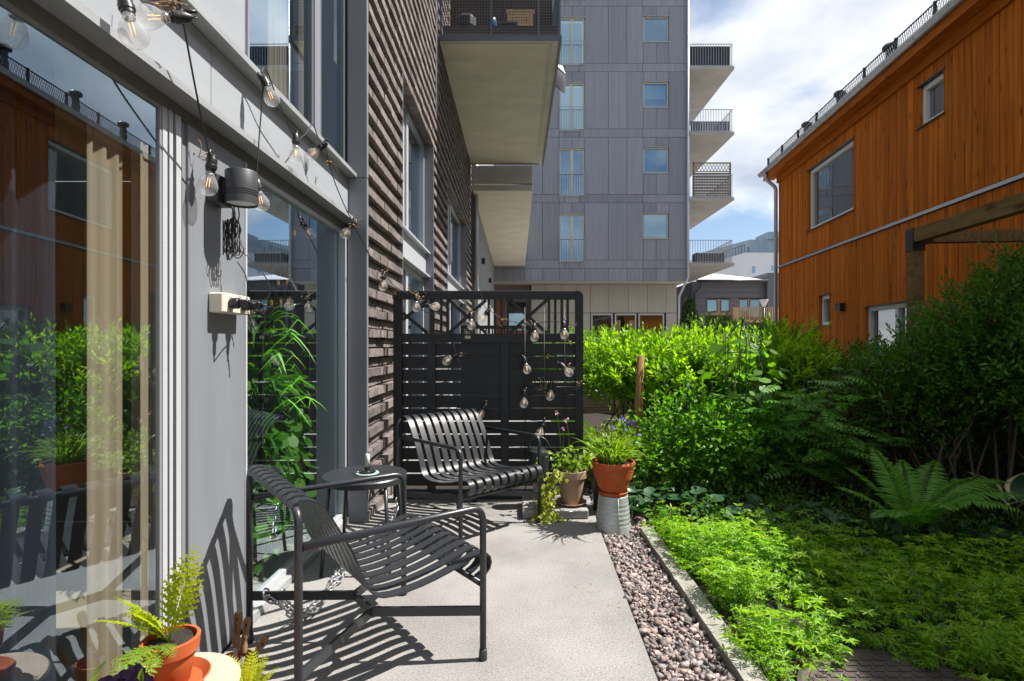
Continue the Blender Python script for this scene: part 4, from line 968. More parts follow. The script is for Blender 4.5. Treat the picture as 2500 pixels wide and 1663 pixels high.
for a, c in ((110, 352), (480, 703), (845, 1066)):
    za, zc = fz(327), fz(129)
    pts = ((max(fx(a), fx(206)), za if a > 200 else za + (zc - za) * (206 - a) / (c - a)), (fx(c), zc)), ((max(fx(a), fx(206)), zc if a > 200 else zc - (zc - za) * (206 - a) / (c - a)), (fx(c), za))
    for j, ((x0, z0), (x1, z1)) in enumerate(pts): MB().bar((x0, FY - .004 + .006 * j, z0), (x1, FY - .004 + .006 * j, z1), .012, .026).build('cross_brace', M['fence'], FN)
for k in range(11):
    zt = fz(389 + 78.2 * k); MB().box(fx(204), fx(1234), FY + .001, FY + .019, zt - .0945, zt, .002).build('slat', M['fence'], FN)
lb = MB().box(P(1136, 0, FY).x, P(1149, 0, FY).x, FY - .0235, FY - .0215, P(0, 827, FY).z, P(0, 820, FY).z).build('maker_plate', M['cream'], FN)
tc = bpy.data.curves.new('plate_lettering', 'FONT'); tc.body = 'JABO'; tc.size = .0135; tc.align_x = 'CENTER'; tc.align_y = 'CENTER'
to = bpy.data.objects.new('tmp_text', tc); COL.objects.link(to); bpy.context.view_layer.update()
tm_ = bpy.data.meshes.new_from_object(to.evaluated_get(bpy.context.evaluated_depsgraph_get())); bpy.data.objects.remove(to)
tm_.materials.clear(); tm_.materials.append(M['black']); tm_.name = 'plate_lettering'
to = bpy.data.objects.new('plate_lettering', tm_); pc = P(1142.5, 823.5, FY); to.location = (pc.x, FY - .0238, pc.z); to.rotation_euler = (R(90), 0, 0); child(to, lb)
# second fence further back
F2 = empty('rear_fence', (-.4, 9.6, 0), 'second black fence further off, seen through the lattice of the first', 'fence')
z = 1.60
MB().box(-1.0, .22, 9.58, 9.63, z - .06, z).build('top_rail', M['fence'], F2); MB().box(-1.0, .22, 9.58, 9.63, z - .32, z - .26).build('middle_rail', M['fence'], F2)
for k in range(12): MB().box(-.99 + k * .108, -.965 + k * .108, 9.59, 9.61, z - .26, z - .06).build('lattice_bar', M['fence'], F2)
for k in range(10): MB().box(-1.0, .22, 9.60, 9.62, .10 + k * .115, .20 + k * .115).build('slat', M['fence'], F2)
for x in (-1.0, .22): MB().box(x, x + .06, 9.57, 9.64, 0, z).build('post', M['fence'], F2)
# thin rod trellis leaning on the fence
t = empty('rod_trellis', (.2, 4.34, 0), 'thin black rod trellis standing in front of the fence', 'trellis')
for x in (1281, 1328, 1378): MB().tube([P(x, 750, 4.345), P(x + 2, 1210, 4.345)], .004, 6).build('rod', M['black'], t)
for y, a, c in ((868, 1255, 1400), (945, 1258, 1402), (964, 1265, 1402), (1105, 1260, 1402)): MB().tube([P(a, y, 4.337), P(c, y, 4.337)], .003, 6).build('cross_rod', M['black'], t)

# ================================================================== LOUNGE CHAIRS
SEATP = [(-.012, .722), (-.006, .738), (.012, .746), (.04, .744), (.068, .730), (.092, .706), (.118, .665), (.15, .607), (.182, .548), (.21, .484), (.234, .420), (.248, .392), (.27, .366), (.30, .353),
         (.34, .348), (.39, .348), (.45, .353), (.51, .362), (.57, .374), (.63, .390), (.68, .405), (.715, .412), (.742, .406), (.760, .388), (.766, .365), (.758, .340), (.738, .322), (.71, .310)]
CW, CD = .706, .707
def lounge_chair(rear_far, face, label):
    """rear_far: foot of the rear leg on the w=0 side, face: unit vector the chair looks along; w runs to the right of face"""
    du = Vector((face[0], face[1], 0)).normalized(); dw = Vector((du.y, -du.x, 0)); O = Vector((rear_far[0], rear_far[1], 0))
    T = empty('lounge_chair', O + du * CD / 2 + dw * CW / 2, label, 'chair', 'slatted lounge chairs on the patio')
    def p(u, w, z): return O + du * u + dw * w + Vector((0, 0, z))
    MB().tube(rounded([p(0, 0, .02), p(0, 0, .724), p(0, CW, .724), p(0, CW, .02)], .055, 7), .0135, 14).build('back_frame', M['chair'], T)
    for w in (0, CW):
        MB().tube(rounded([p(.012, w, .607), p(CD, w, .607), p(CD, w, .02)], .06, 7), .0135, 14).build('armrest', M['chair'], T)
    for u in (0, CD):
        for w in (0, CW): MB().lathe([(.0137, .045), (.0165, .03), (.0175, .006), (.016, 0)], p(u, w, 0), 14).build('foot', M['chair'], T)
    MB().tube([p(.705, .012, .298), p(.705, CW - .012, .298)], .0115, 12).build('seat_rail', M['chair'], T)
    mid = p(CD / 2, CW / 2, 0); A, B_ = mid + dw * .09 + Vector((0, 0, .195)), mid - dw * .09 + Vector((0, 0, .195))
    for a, c in ((A, p(CD, CW, .195)), (A, p(0, CW, .195)), (B_, p(CD, 0, .195)), (B_, p(0, 0, .195)), (A, B_)):
        MB().bar(a, c, .012, .036).build('stretcher', M['chair'], T)
    ns = 10; sw = .043; mg = .026; step = (CW - 2 * mg - sw) / (ns - 1)
    for k in range(ns): MB().ribbon(SEATP, sw, .0065, p(0, mg + sw / 2 + step * k, 0), du, dw).build('slat', M['chair'], T)
    return T, p
CH1, cp1 = lounge_chair((-1.126, 2.276), (.791, .612), 'near dark grey slatted metal lounge chair with its back to the window')
CH2, cp2 = lounge_chair((-.337, 4.325), (.70, -.714), 'far dark grey slatted metal lounge chair in front of the black fence')

# round side table with candle
T = empty('side_table', (-.871, 3.1, 0), 'round black metal side table between the two lounge chairs', 'table')
tc_ = (-.871, 3.1)
MB().lathe([(.0, .500), (.225, .500), (.225, .478), (.235, .478), (.237, .508), (.232, .514), (0, .514)], (tc_[0], tc_[1], 0), 56).build('table_top', M['chair'], T)
for a in (45, 135, 225, 315):
    c_, s_ = math.cos(R(a)), math.sin(R(a)); MB().tube([(tc_[0] + c_ * .262, tc_[1] + s_ * .262, 0), (tc_[0] + c_ * .215, tc_[1] + s_ * .215, .499)], .010, 10).build('leg', M['chair'], T)
for a in (45, 135):
    c_, s_ = math.cos(R(a)), math.sin(R(a)); MB().bar((tc_[0] + c_ * .245, tc_[1] + s_ * .245, .12), (tc_[0] - c_ * .245, tc_[1] - s_ * .245, .12), .008, .012).build('stretcher', M['chair'], T)
cx_, cy_ = P(897, 0, 3.1).x, 3.1
tag(MB().lathe([(0, .5145), (.06, .5145), (.066, .518), (.064, .521), (.0, .519)], (cx_, cy_, 0), 36).build('saucer', M['mint']), 'pale mint glass saucer on the black side table', 'saucer')
t = empty('candle_holder', (cx_, cy_, .52), 'black beaded candle holder on the mint saucer', 'candle holder')
MB().lathe([(0, .520), (.045, .520), (.048, .524), (.02, .528), (.016, .533), (.0155, .552), (.0, .552)], (cx_, cy_, 0), 28).build('base', M['black'], t)
for k in range(18):
    a = 2 * math.pi * k / 18; bm = bmesh.new(); bmesh.ops.create_icosphere(bm, subdivisions=1, radius=.0055, matrix=Matrix.Translation((cx_ + .042 * math.cos(a), cy_ + .042 * math.sin(a), .529))); MB().bm(bm, True).build('bead', M['black'], t)
t = empty('candle', (cx_, cy_, .552), 'white stump of candle in the black holder', 'candle')
MB().lathe([(.0125, .5525), (.0125, .622), (.010, .626), (0, .623)], (cx_, cy_, 0), 20).build('wax', M['wax'], t)
MB().tube([(cx_, cy_, .622), (cx_ + .001, cy_, .632)], .0012, 5).build('wick', M['black'], t)

# chains
lk = MB().tube([Vector((.0165 * math.cos(a) + (.011 if math.cos(a) > 0 else -.011), .0125 * math.sin(a), 0)) for a in np.linspace(0, 2 * math.pi, 15)[:-1]], .0042, 7, closed=True).mesh('link'); lk.materials.append(M['chain'])
def chain(path, label, seed=0):
    pts = smooth_path(path, 24); acc = 0; last = pts[0]; t = empty('chain', pts[0], label, 'chain', 'galvanised chains'); pitch = .041; k = 0; rd = random.Random(seed)
    for a, c in zip(pts, pts[1:]):
        acc += (c - a).length
        if acc >= pitch:
            dr = (c - last).normalized(); rot = Vector((1, 0, 0)).rotation_difference(dr).to_matrix().to_4x4() @ Matrix.Rotation(R(90) * (k % 2) + rd.uniform(-.3, .3), 4, 'X')
            piece('link', lk, t, (last + c) / 2, rot=rot.to_euler()); last = c; acc = 0; k += 1
    return t
bar_far = cp1(CD * .17, CW * .42 * .17, .195)
chain([cp1(.06, .03, .215), cp1(.055, .075, .19), P(705, 1478, 2.33), P(740, 1500, 2.40) , P(770, 1490, 2.50), P(790, 1462, 2.60) + Vector((0, 0, .0)), P(815, 1412, 2.83), P(836, 1394, 2.95), P(862, 1380, 3.02)],
      'galvanised chain from the near chair stretcher to the side table', 1)
chain([P(690, 1443, 2.30), P(687, 1470, 2.30), P(725, 1502, 2.42), P(800, 1440, 2.72), P(824, 1392, 2.95), P(842, 1398, 2.90), P(812, 1432, 2.76), P(775, 1470, 2.60)], 'second loop of galvanised chain lying under the near chair', 2)
chain([P(990, 1196, 3.86), P(972, 1215, 3.80), P(968, 1240, 3.7), P(962, 1262, 3.66), P(950, 1290, 3.60), P(935, 1306, 3.54), P(928, 1312, 3.50), P(945, 1300, 3.58), P(952, 1280, 3.66)], 'galvanised chain hanging from the far chair to the floor', 3)

# ================================================================== WALL LAMP, SOCKET, CABLES
LP = empty('wall_spot', (PXF, 2.14, 1.87), 'dark grey cylinder wall lamp on the grey panel', 'wall lamp'); lx, ly = -1.090, 2.14
MB().box(PXF + .0005, -1.155, 2.085, 2.195, 1.805, 1.915, .004).build('wall_box', M['lamp_dark'], LP)
body = MB().lathe([(.055, 1.812), (.0595, 1.806), (.0595, 1.838), (.0575, 1.839), (.0575, 1.8415), (.0595, 1.8425), (.0595, 1.846), (.0575, 1.847), (.0575, 1.8495), (.0595, 1.8505), (.0595, 1.854), (.0575, 1.855), (.0575, 1.8575), (.0595, 1.8585), (.0595, 1.932), (.057, 1.936), (0, 1.936)], (lx, ly, 0), 44, cap=False).build('lamp_body', M['lamp_dark'], LP)
MB().lathe([(0, 1.814), (.0545, 1.814)], (lx, ly, 0), 32, cap=False).build('lens', M['white'], LP)
MB().box(-1.156, -1.146, 2.12, 2.16, 1.84, 1.90).build('arm', M['lamp_dark'], LP)
SK = empty('power_socket', (PXF, 2.2, 1.42), 'cream double outdoor socket box on the grey panel', 'socket')
MB().box(PXF + .0005, -1.142, 2.10, 2.315, 1.378, 1.456, .005).build('housing', M['cream'], SK)
MB().box(-1.190, -1.160, 2.0985, 2.0999, 1.396, 1.440).build('side_plate', M['cream'], SK)
for y in (2.155, 2.255): MB().lathe([(.030, -.001), (.030, .0015), (.025, .0015), (.022, -.001)], (-1.1418, y, 1.417), 24, axis=(1, 0, 0)).build('outlet', M['cream'], SK)
for i, y in enumerate((2.155, 2.255)):
    t = empty('power_plug', (-1.13, y, 1.417), 'black plug in the ' + ('nearer' if i == 0 else 'farther') + ' outlet of the cream socket', 'plug', 'plugs in the outdoor socket')
    MB().lathe([(.020, 0), (.022, .004), (.022, .03), (.019, .034)], (-1.1395, y, 1.417), 20, axis=(1, 0, 0)).build('body', M['black'], t)
    MB().box(-1.105, -1.068, y - .012, y + .012, 1.403, 1.431, .004).build('neck', M['black'], t)
    MB().tube([(-1.068, y, 1.417), (-1.045, y, 1.415)], [.007, .004], 10).build('strain_relief', M['black'], t)
t = empty('cable_bundle', (-1.14, 2.16, 1.78), 'tied bundle of thin black cable hanging under the wall lamp', 'cable')
rd = random.Random(2); f = MB()
for k in range(13):
    cxk = -1.145 + rd.uniform(-.012, .03); cyk = 2.13 + rd.uniform(-.02, .05); w = rd.uniform(.010, .022); top = rd.uniform(1.735, 1.76); bot = rd.uniform(1.585, 1.62); tilt = rd.uniform(-.25, .25); a0 = rd.uniform(0, 3.14)
    pts = []
    for i in range(25):
        a = 2 * math.pi * i / 24; zz_ = (top + bot) / 2 + (top - bot) / 2 * math.sin(a); rr = w * math.cos(a) * (1.3 if math.sin(a) < 0 else .8) + tilt * (zz_ - (top + bot) / 2) * .25
        if abs(zz_ - 1.672) < .03: rr *= .5
        pts.append(Vector((cxk + rr * math.cos(a0), cyk + rr * math.sin(a0), zz_)))
    f.tube(pts, .0022, 5)
f.build('loops', M['rubber'], t)
MB().tube(smooth_path([(-1.148, 2.15, 1.90), (-1.145, 2.155, 1.82), (-1.125, 2.15, 1.77), (-1.135, 2.15, 1.70)]), .0025, 6).build('lead', M['rubber'], t)
MB().tube(smooth_path([(-1.12, 2.17, 1.81), (-1.115, 2.17, 1.77), (-1.125, 2.165, 1.72)]), .0025, 6).build('lead', M['rubber'], t)
MB().tube(smooth_path([P(575, 610, 2.2), P(600, 622, 2.2), P(640, 665, 2.25), P(660, 705, 2.3), P(648, 733, 2.3), P(615, 735, 2.28), (-1.045, 2.255, 1.415)]), .0024, 6).build('lead', M['steel_dark'], t)
MB().tube(smooth_path([P(580, 640, 2.2), P(602, 680, 2.22), P(603, 740, 2.24), P(610, 780, 2.25), P(628, 812, 2.27), P(645, 800, 2.27), P(645, 760, 2.26), P(630, 738, 2.25), (-1.045, 2.155, 1.415)]), .0024, 6).build('lead', M['rubber'], t)

# ================================================================== STRING LIGHTS
def mesh_of(mb, nm, mat): me = mb.mesh(nm); me.materials.append(mat); return me
BULB = mesh_of(MB().lathe([(.0125, .040), (.0135, .050), (.019, .062), (.0275, .076), (.0325, .091), (.0325, .102), (.028, .115), (.019, .1235), (.008, .1275), (.0005, .128)], n=24, cap=False), 'bulb', M['bulb_glass'])
SOCK = mesh_of(MB().lathe([(0, -.012), (.010, -.012), (.013, -.004), (.0165, .002), (.0165, .020), (.0185, .022), (.0185, .034), (.016, .036), (.0155, .044), (0, .044)], n=18), 'socket', M['black'])
CAPM = mesh_of(MB().lathe([(.0135, .044), (.0145, .046), (.0132, .050), (.0145, .053), (.0130, .057)], n=16, cap=False), 'screw_cap', M['brass'])
FILM = mesh_of(MB().tube([(.004, 0, .066), (.005, 0, .098)], .0011, 5).tube([(-.004, 0, .066), (-.005, 0, .098)], .0011, 5), 'filament', M['filament'])
STEM = mesh_of(MB().lathe([(.006, .045), (.0055, .058), (.003, .068), (.0006, .080)], n=10), 'glass_stem', M['bulb_glass'])
HOOK = mesh_of(MB().tube([Vector((0, .008 * math.cos(a), -.02 + .008 * math.sin(a))) for a in np.linspace(0, 5.6, 12)], .0018, 5).tube([(.014, 0, -.03), (.015, 0, 0)], .0055, 8), 'hanger', M['black'])
def hang_bulb(par, s, b_, Y, Yb=None, sc=1.0):
    a = P(s[0], s[1], Y); c = P(b_[0], b_[1], Yb or Y); dr = (c - a).normalized()
    rot = Vector((0, 0, 1)).rotation_difference(dr).to_euler()
    o = piece('bulb', BULB, par, a, (sc,) * 3, rot)
    for nm, me in (('socket', SOCK), ('screw_cap', CAPM), ('filament', FILM), ('glass_stem', STEM), ('hanger', HOOK)):
        k = bpy.data.objects.new(nm, me); COL.objects.link(k); k.parent = o
    return a
def dry(par, x, y, Y, seed):
    rd = random.Random(seed); c = P(x, y, Y); f = MB()
    for k in range(rd.randint(2, 4)):
        p = c.copy(); pts = [p]; dv = Vector((rd.uniform(-1, 1), rd.uniform(-.3, .3), rd.uniform(-.8, .6))).normalized()
        for i in range(7): dv = (dv + Vector((rd.uniform(-1, 1), rd.uniform(-.5, .5), rd.uniform(-1, 1))) * .55).normalized(); p = p + dv * .010; pts.append(p)
        f.tube(pts, .0016, 4)
    for k in range(rd.randint(1, 4)):
        p = c + Vector((rd.uniform(-.03, .03), rd.uniform(-.01, .01), rd.uniform(-.03, .02))); bm = bmesh.new(); bmesh.ops.create_icosphere(bm, subdivisions=1, radius=.006, matrix=Matrix.Translation(p) @ Matrix.Rotation(rd.uniform(0, 3), 4, 'X') @ Matrix.Diagonal((1.6, .5, 1, 1)))
        for v in bm.verts: v.co += Vector((rd.uniform(-.003, .003),) * 3)
        f.bm(bm)
    f.build('dry_tendril', M['dry'], par)
S1 = empty('string_light', P(440, 60, 1.73), 'string of clear bulbs over the left glass door ending at the wall lamp', 'string light', 'outdoor string lights')
hang_bulb(S1, (302, -8), (316, 45), 1.48, sc=1.12); hang_bulb(S1, (455, 42), (395, 42), 1.70, 1.66, sc=1.1); hang_bulb(S1, (519, 388), (507, 455), 2.0, sc=1.08)
MB().tube(smooth_path([P(180, -70, 1.40), P(250, -40, 1.45), P(302, -20, 1.48), P(360, -45, 1.58), P(425, -30, 1.68), P(438, 10, 1.70), P(450, 70, 1.72), P(478, 220, 1.83), P(510, 375, 1.99), P(519, 385, 2.0)]), .0032, 7).build('cable', M['rubber'], S1)
for k, (x, y, Y) in enumerate(((358, 2, 1.58), (395, -2, 1.64), (430, 5, 1.70), (486, 385, 2.0), (520, 380, 2.0))): dry(S1, x, y, Y, k)
S2 = empty('string_light', P(720, 330, 2.69), 'string of clear bulbs along the window sill and down over the black fence', 'string light', 'outdoor string lights')
BL2 = [((643, 190), (661, 234), 2.345), ((627, 442), (636, 486), 2.30), ((722, 332), (722, 380), 2.69), ((794, 352), (772, 369), 3.05), ((864, 542), (848, 564), 3.52), ((937, 668), (935, 700), 4.05)]
for s, b_, Y in BL2: hang_bulb(S2, s, b_, Y, sc=1.02)
FB = [((1016, 722), (1016, 752)), ((1036, 746), (1060, 748)), ((1149, 766), (1151, 795)), ((1194, 756), (1172, 784)), ((1304, 794), (1305, 824)), ((1376, 788), (1378, 816)), ((1116, 866), (1093, 880)), ((1279, 874), (1288, 906)), ((1368, 888), (1390, 910)), ((1346, 938), (1343, 968)), ((1280, 955), (1279, 986)), ((1186, 988), (1170, 1018)), ((1328, 1030), (1318, 1056))]
for i, (s, b_) in enumerate(FB): hang_bulb(S2, s, b_, 4.30 if i > 3 else 4.33, 4.28 if i > 3 else 4.31, sc=1.04)
def cab(pts, r=.003): MB().tube(smooth_path(pts), r, 6).build('cable', M['rubber'], S2)
cab([P(612, 500, 2.25), P(624, 450, 2.30), P(634, 320, 2.32), P(643, 200, 2.345), P(640, 172, 2.345), P(652, 175, 2.38), P(680, 250, 2.50), P(714, 328, 2.68), P(728, 340, 2.69), P(748, 325, 2.8), P(764, 304, 2.92), P(778, 340, 3.0), P(794, 360, 3.05), P(812, 430, 3.2), P(840, 500, 3.38), P(864, 548, 3.52), P(890, 600, 3.75), P(925, 660, 4.0), P(937, 668, 4.05), P(965, 700, 4.2), P(1005, 722, 4.33)])
cab([P(1016, 722, 4.34), P(1040, 715, 4.35), P(1030, 745, 4.33), P(1040, 762, 4.32), P(1080, 765, 4.33), P(1115, 748, 4.35), P(1148, 768, 4.33), P(1170, 757, 4.33), P(1176, 735, 4.36), P(1170, 702, 4.36), P(1182, 745, 4.34), P(1196, 758, 4.33), P(1230, 780, 4.33), P(1275, 790, 4.32), P(1304, 796, 4.31), P(1330, 786, 4.32), P(1376, 790, 4.31), P(1356, 825, 4.33), P(1330, 862, 4.33), P(1290, 872, 4.33), P(1276, 880, 4.31), P(1272, 900, 4.33), P(1310, 920, 4.34), P(1340, 936, 4.32), P(1356, 915, 4.33), P(1368, 890, 4.31)], .0028)
cab([P(1346, 940, 4.31), P(1325, 922, 4.34), P(1290, 925, 4.34), P(1272, 945, 4.33), P(1280, 957, 4.31)], .0028)
cab([P(1100, 740, 4.35), P(1105, 820, 4.36), P(1115, 866, 4.33), P(1145, 935, 4.35), P(1180, 985, 4.33), P(1215, 1005, 4.34), P(1270, 1022, 4.35), P(1328, 1030, 4.32)], .0028)
for k, (x, y, Y) in enumerate(((935, 668, 4.05), (862, 545, 3.5), (810, 395, 3.2), (1010, 718, 4.32), (1025, 728, 4.32), (1150, 755, 4.33), (1220, 780, 4.33), (1290, 790, 4.32), (1390, 800, 4.32), (1388, 830, 4.32), (1120, 862, 4.33), (1330, 872, 4.33), (1385, 890, 4.33), (1325, 950, 4.33), (1415, 935, 4.36))): dry(S2, x, y, Y, k + 20)

# ================================================================== POTS
def pot(name, c, prof, mat, label, cat='pot', n=44, group=None):
    return tag(MB().lathe(prof, c, n).build(name, M[mat]), label, cat, group)
def soil_disc(parent, c, r, mat='soil'):
    b = MB(); rd = random.Random(int(c[0] * 1000)); vs_ = [Vector(c)]; 
    for ring in (.4, .75, 1.0):
        for k in range(18): a = 2 * math.pi * k / 18; vs_.append(Vector((c[0] + r * ring * math.cos(a), c[1] + r * ring * math.sin(a), c[2] + rd.uniform(-.006, .006))))
    fs = [(0, 1 + k, 1 + (k + 1) % 18) for k in range(18)]
    for j in range(2):
        for k in range(18): fs.append((1 + j * 18 + k, 19 + j * 18 + k, 19 + j * 18 + (k + 1) % 18, 1 + j * 18 + (k + 1) % 18))
    return b.add(vs_, fs, True).build('soil', M[mat], parent)
ZX, ZY = .662, 3.72
t = empty('zinc_bucket', (ZX, ZY, 0), 'upturned ribbed zinc bucket carrying the terracotta pot', 'bucket')
prof = [(.121, -.028), (.124, -.02), (.121, -.012)] + [(.121 - .021 * k / 40 + (.0016 * math.sin(k * 1.25) if 6 < k < 34 else 0), -.012 + .235 * k / 40) for k in range(41)] + [(.098, .225), (0, .225)]
MB().lathe(prof, (ZX, ZY, 0), 56).build('body', M['zinc'], t)
MB().tube([(ZX + .02, ZY - .1205, -.015), (ZX + .015, ZY - .1005, .218)], .003, 6).build('seam', M['zinc'], t)
MB().tube(smooth_path([(ZX + .115, ZY - .03, .21), (ZX + .122, ZY - .05, .10), (ZX + .10, ZY - .075, .06)]), .0025, 6).build('handle', M['steel_dark'], t)
sa = pot('pot_saucer', (ZX, ZY, 0), [(0, .226), (.092, .226), (.104, .250), (.100, .253), (.090, .236), (0, .234)], 'terracotta', 'terracotta saucer between zinc bucket and flower pot', 'saucer')
t = empty('terracotta_pot', (ZX, ZY, .236), 'round bellied terracotta pot on the upturned zinc bucket', 'pot'); TP = t
MB().lathe([(.078, .237), (.086, .244), (.098, .275), (.104, .280), (.107, .290), (.118, .330), (.124, .335), (.127, .345), (.137, .385), (.140, .42), (.148, .432), (.150, .445), (.146, .456), (.136, .456), (.130, .440), (.126, .40), (0, .40)], (ZX, ZY, 0), 56).build('body', M['terracotta'], t)
f = MB()
for k in range(14):
    a0 = 2 * math.pi * k / 14; f.tube([(ZX + .1385 * math.cos(a0 + s * 2 * math.pi / 14), ZY + .1385 * math.sin(a0 + s * 2 * math.pi / 14), .412 - .014 * math.sin(math.pi * s)) for s in np.linspace(0, 1, 7)], .0016, 5)
f.build('garland', M['terracotta'], t); soil_disc(t, (ZX, ZY, .435), .130)
# granite slab with the beige pot
t = empty('granite_slab', (.275, 4.08, 0), 'grey granite slab with wire handle at the patio corner', 'slab')
MB().box(.04, .515, 3.885, 4.28, .002, .064, .006).build('body', M['granite'], t)
MB().tube(rounded([(.30, 3.876, .012), (.345, 3.874, .012), (.36, 3.874, .055), (.405, 3.876, .058)], .01), .0035, 6).build('handle', M['steel'], t)
BX, BYp = .405, 4.04
pot('pot_saucer', (BX, BYp, 0), [(0, .065), (.085, .065), (.115, .083), (.117, .088), (.111, .088), (.085, .073), (0, .073)], 'beige_clay', 'beige clay saucer under the beige pot', 'saucer')
t = empty('beige_pot', (BX, BYp, .07), 'tall beige clay pot on the granite slab', 'pot'); BP = t
MB().lathe([(.070, .0735), (.072, .078), (.101, .262), (.104, .264), (.115, .268), (.118, .32), (.114, .323), (.107, .321), (.103, .28), (0, .28)], (BX, BYp, 0), 52).build('body', M['beige_clay'], t); soil_disc(t, (BX, BYp, .303), .103)
# black lantern bucket behind the chair
LX, LY = .17, 4.20
t = empty('stone_plinth', (LX, LY, .064), 'small pale stone plinth on the granite slab behind the chair', 'plinth'); MB().box(LX - .045, LX + .045, LY - .045, LY + .045, .0645, .20, .006).build('body', M['kerb'], t)
t = empty('black_bucket', (LX, LY, .20), 'black metal lidded bucket with strap handle in front of the fence', 'bucket')
MB().lathe([(.068, .2005), (.074, .205), (.078, .40), (.081, .402), (.081, .412), (.078, .43), (.05, .447), (0, .45)], (LX, LY, 0), 40).build('body', M['chair'], t)
MB().tube([Vector((LX + .083 * math.cos(a), LY - .01, .44 + .10 * math.sin(a))) for a in np.linspace(0, math.pi, 15)], .006, 8).build('handle', M['chair'], t)
t = empty('dark_tub', (.70, 4.12, 0), 'dark grey plastic tub behind the terracotta pot', 'tub')
MB().lathe([(.11, -.03), (.145, .30), (.155, .305), (.155, .33), (.145, .33), (.14, .28), (0, .28)], (.70, 4.12, 0), 40).build('body', M['steel_dark'], t); soil_disc(t, (.70, 4.12, .315), .14)

# pots at the lower left
DX, DY = -.941, 1.47
pot('clay_stand', (DX, DY, 0), [(.17, .0), (.175, .01), (.168, .30), (.17, .315), (.165, .322), (.0, .322)], 'terracotta_pale', 'pale round clay stand carrying the small fern pot', 'stand', 64)
pot('pot_saucer', (DX, DY, 0), [(0, .323), (.075, .323), (.096, .348), (.093, .351), (.075, .333), (0, .332)], 'terracotta', 'terracotta saucer under the small fern pot', 'saucer')
t = empty('small_fern_pot', (DX, DY, .333), 'small terracotta pot with dark soil holding the yellow fern', 'pot'); SP = t
MB().lathe([(.043, .333), (.046, .337), (.060, .418), (.068, .420), (.071, .455), (.067, .457), (.062, .456), (.058, .43), (0, .43)], (DX, DY, 0), 48).build('body', M['terracotta'], t); soil_disc(t, (DX, DY, .444), .059)
UX, UY = P(578, 0, 1.88).x, 1.88
t = empty('tool_pot', (UX, UY, 0), 'small terracotta pot on the floor holding hand tools', 'pot')
MB().lathe([(.042, .0), (.056, .12), (.061, .122), (.063, .158), (.058, .158), (.052, .13), (0, .06)], (UX, UY, 0), 40).build('body', M['terracotta'], t)
def trowel(base, tip, label, sc=1.0):
    base, tip = Vector(base), Vector(tip); ax = (tip - base); Lh = .125 * sc; dr = ax.normalized(); hb = tip - dr * Lh
    t = empty('garden_trowel', base, label, 'hand tool', 'hand tools in the terracotta pot')
    MB().lathe([(.0105, 0), (.012, .01), (.0115, .035), (.009, .05), (.0125, .058), (.0125, .066), (.010, .075), (.013, .095), (.0135, .112), (.010, .124), (0, .1255)], hb, 20, axis=dr).build('handle', M['handle_wood'], t)
    MB().tube([base, base.lerp(hb, .6), hb + dr * .01], [.004, .006, .008], 10).build('shank', M['steel'], t)
    sdv = dr.orthogonal().normalized(); MB().lathe([(.0035, 0), (.0045, .001), (.0035, .002)], tip - dr * .02 + Vector((.003, -.012, .0)), 12, axis=(0, -1, 0)).build('hang_hole', M['black'], t)
    return t
trowel((UX - .012, UY - .01, .03), P(582, 1494, 1.84), 'upright wooden handled hand tool in the terracotta pot')
trowel((UX - .005, UY + .02, .03), P(605, 1508, 1.92), 'grey worn wooden handle just behind the upright one')
trowel((UX - .02, UY - .015, .03), P(650, 1556, 1.82), 'wooden handled hand tool leaning right in the terracotta pot')

# manhole cover in the bed
MX, MY_ = 1.36, 1.82
t = empty('manhole_cover', (MX, MY_, .02), 'round brown cast iron manhole cover among the plants', 'manhole cover')
MB().lathe([(.37, -.03), (.37, .022), (.355, .026), (.345, .020), (.335, .020), (.33, .026), (.0, .026)], (MX, MY_, 0), 64).build('plate', M['manhole'], t)
stud = unit_cube_mesh('stud', M['manhole'])
for i in range(-6, 7):
    for j in range(-9, 10):
        x, y = i * .052 + (.026 if j % 2 else 0), j * .036
        if math.hypot(x, y) < .30: piece('stud', stud, t, (MX + x, MY_ + y, .0268), (.038, .020, .006))
# timber planter edging and stake
t = empty('raised_planter', (.8, 9.95, 0), 'grey weathered timber edging of a raised bed behind the fence', 'planter')
for k in range(3): MB().box(-.6, 2.4, 9.9, 9.95, .002 + k * .115, .112 + k * .115).build('board', M['planter_wood'], t)
MB().box(-.6, 2.4, 9.96, 11.0, 0, .30).build('soil', M['soil'], t)
tag(MB().tube([(1.175, 5.28, 0), (1.185, 5.27, .6), (1.205, 5.26, 1.15)], [.036, .037, .035], 14).build('timber_stake', M['stake']), 'round brown timber stake standing in the hedge', 'stake')
for i, (x, y0, Y) in enumerate(((1510, 782, 7.5), (1544, 782, 7.5))):
    p = P(x, y0, Y); tag(MB().box(p.x - .03, p.x + .03, Y, Y + .05, 0, p.z).build('marker_post', M['palewood']), 'pale wooden post poking out of the hedge, ' + ('left' if i == 0 else 'right') + ' of the two', 'post', 'pale posts in the hedge')

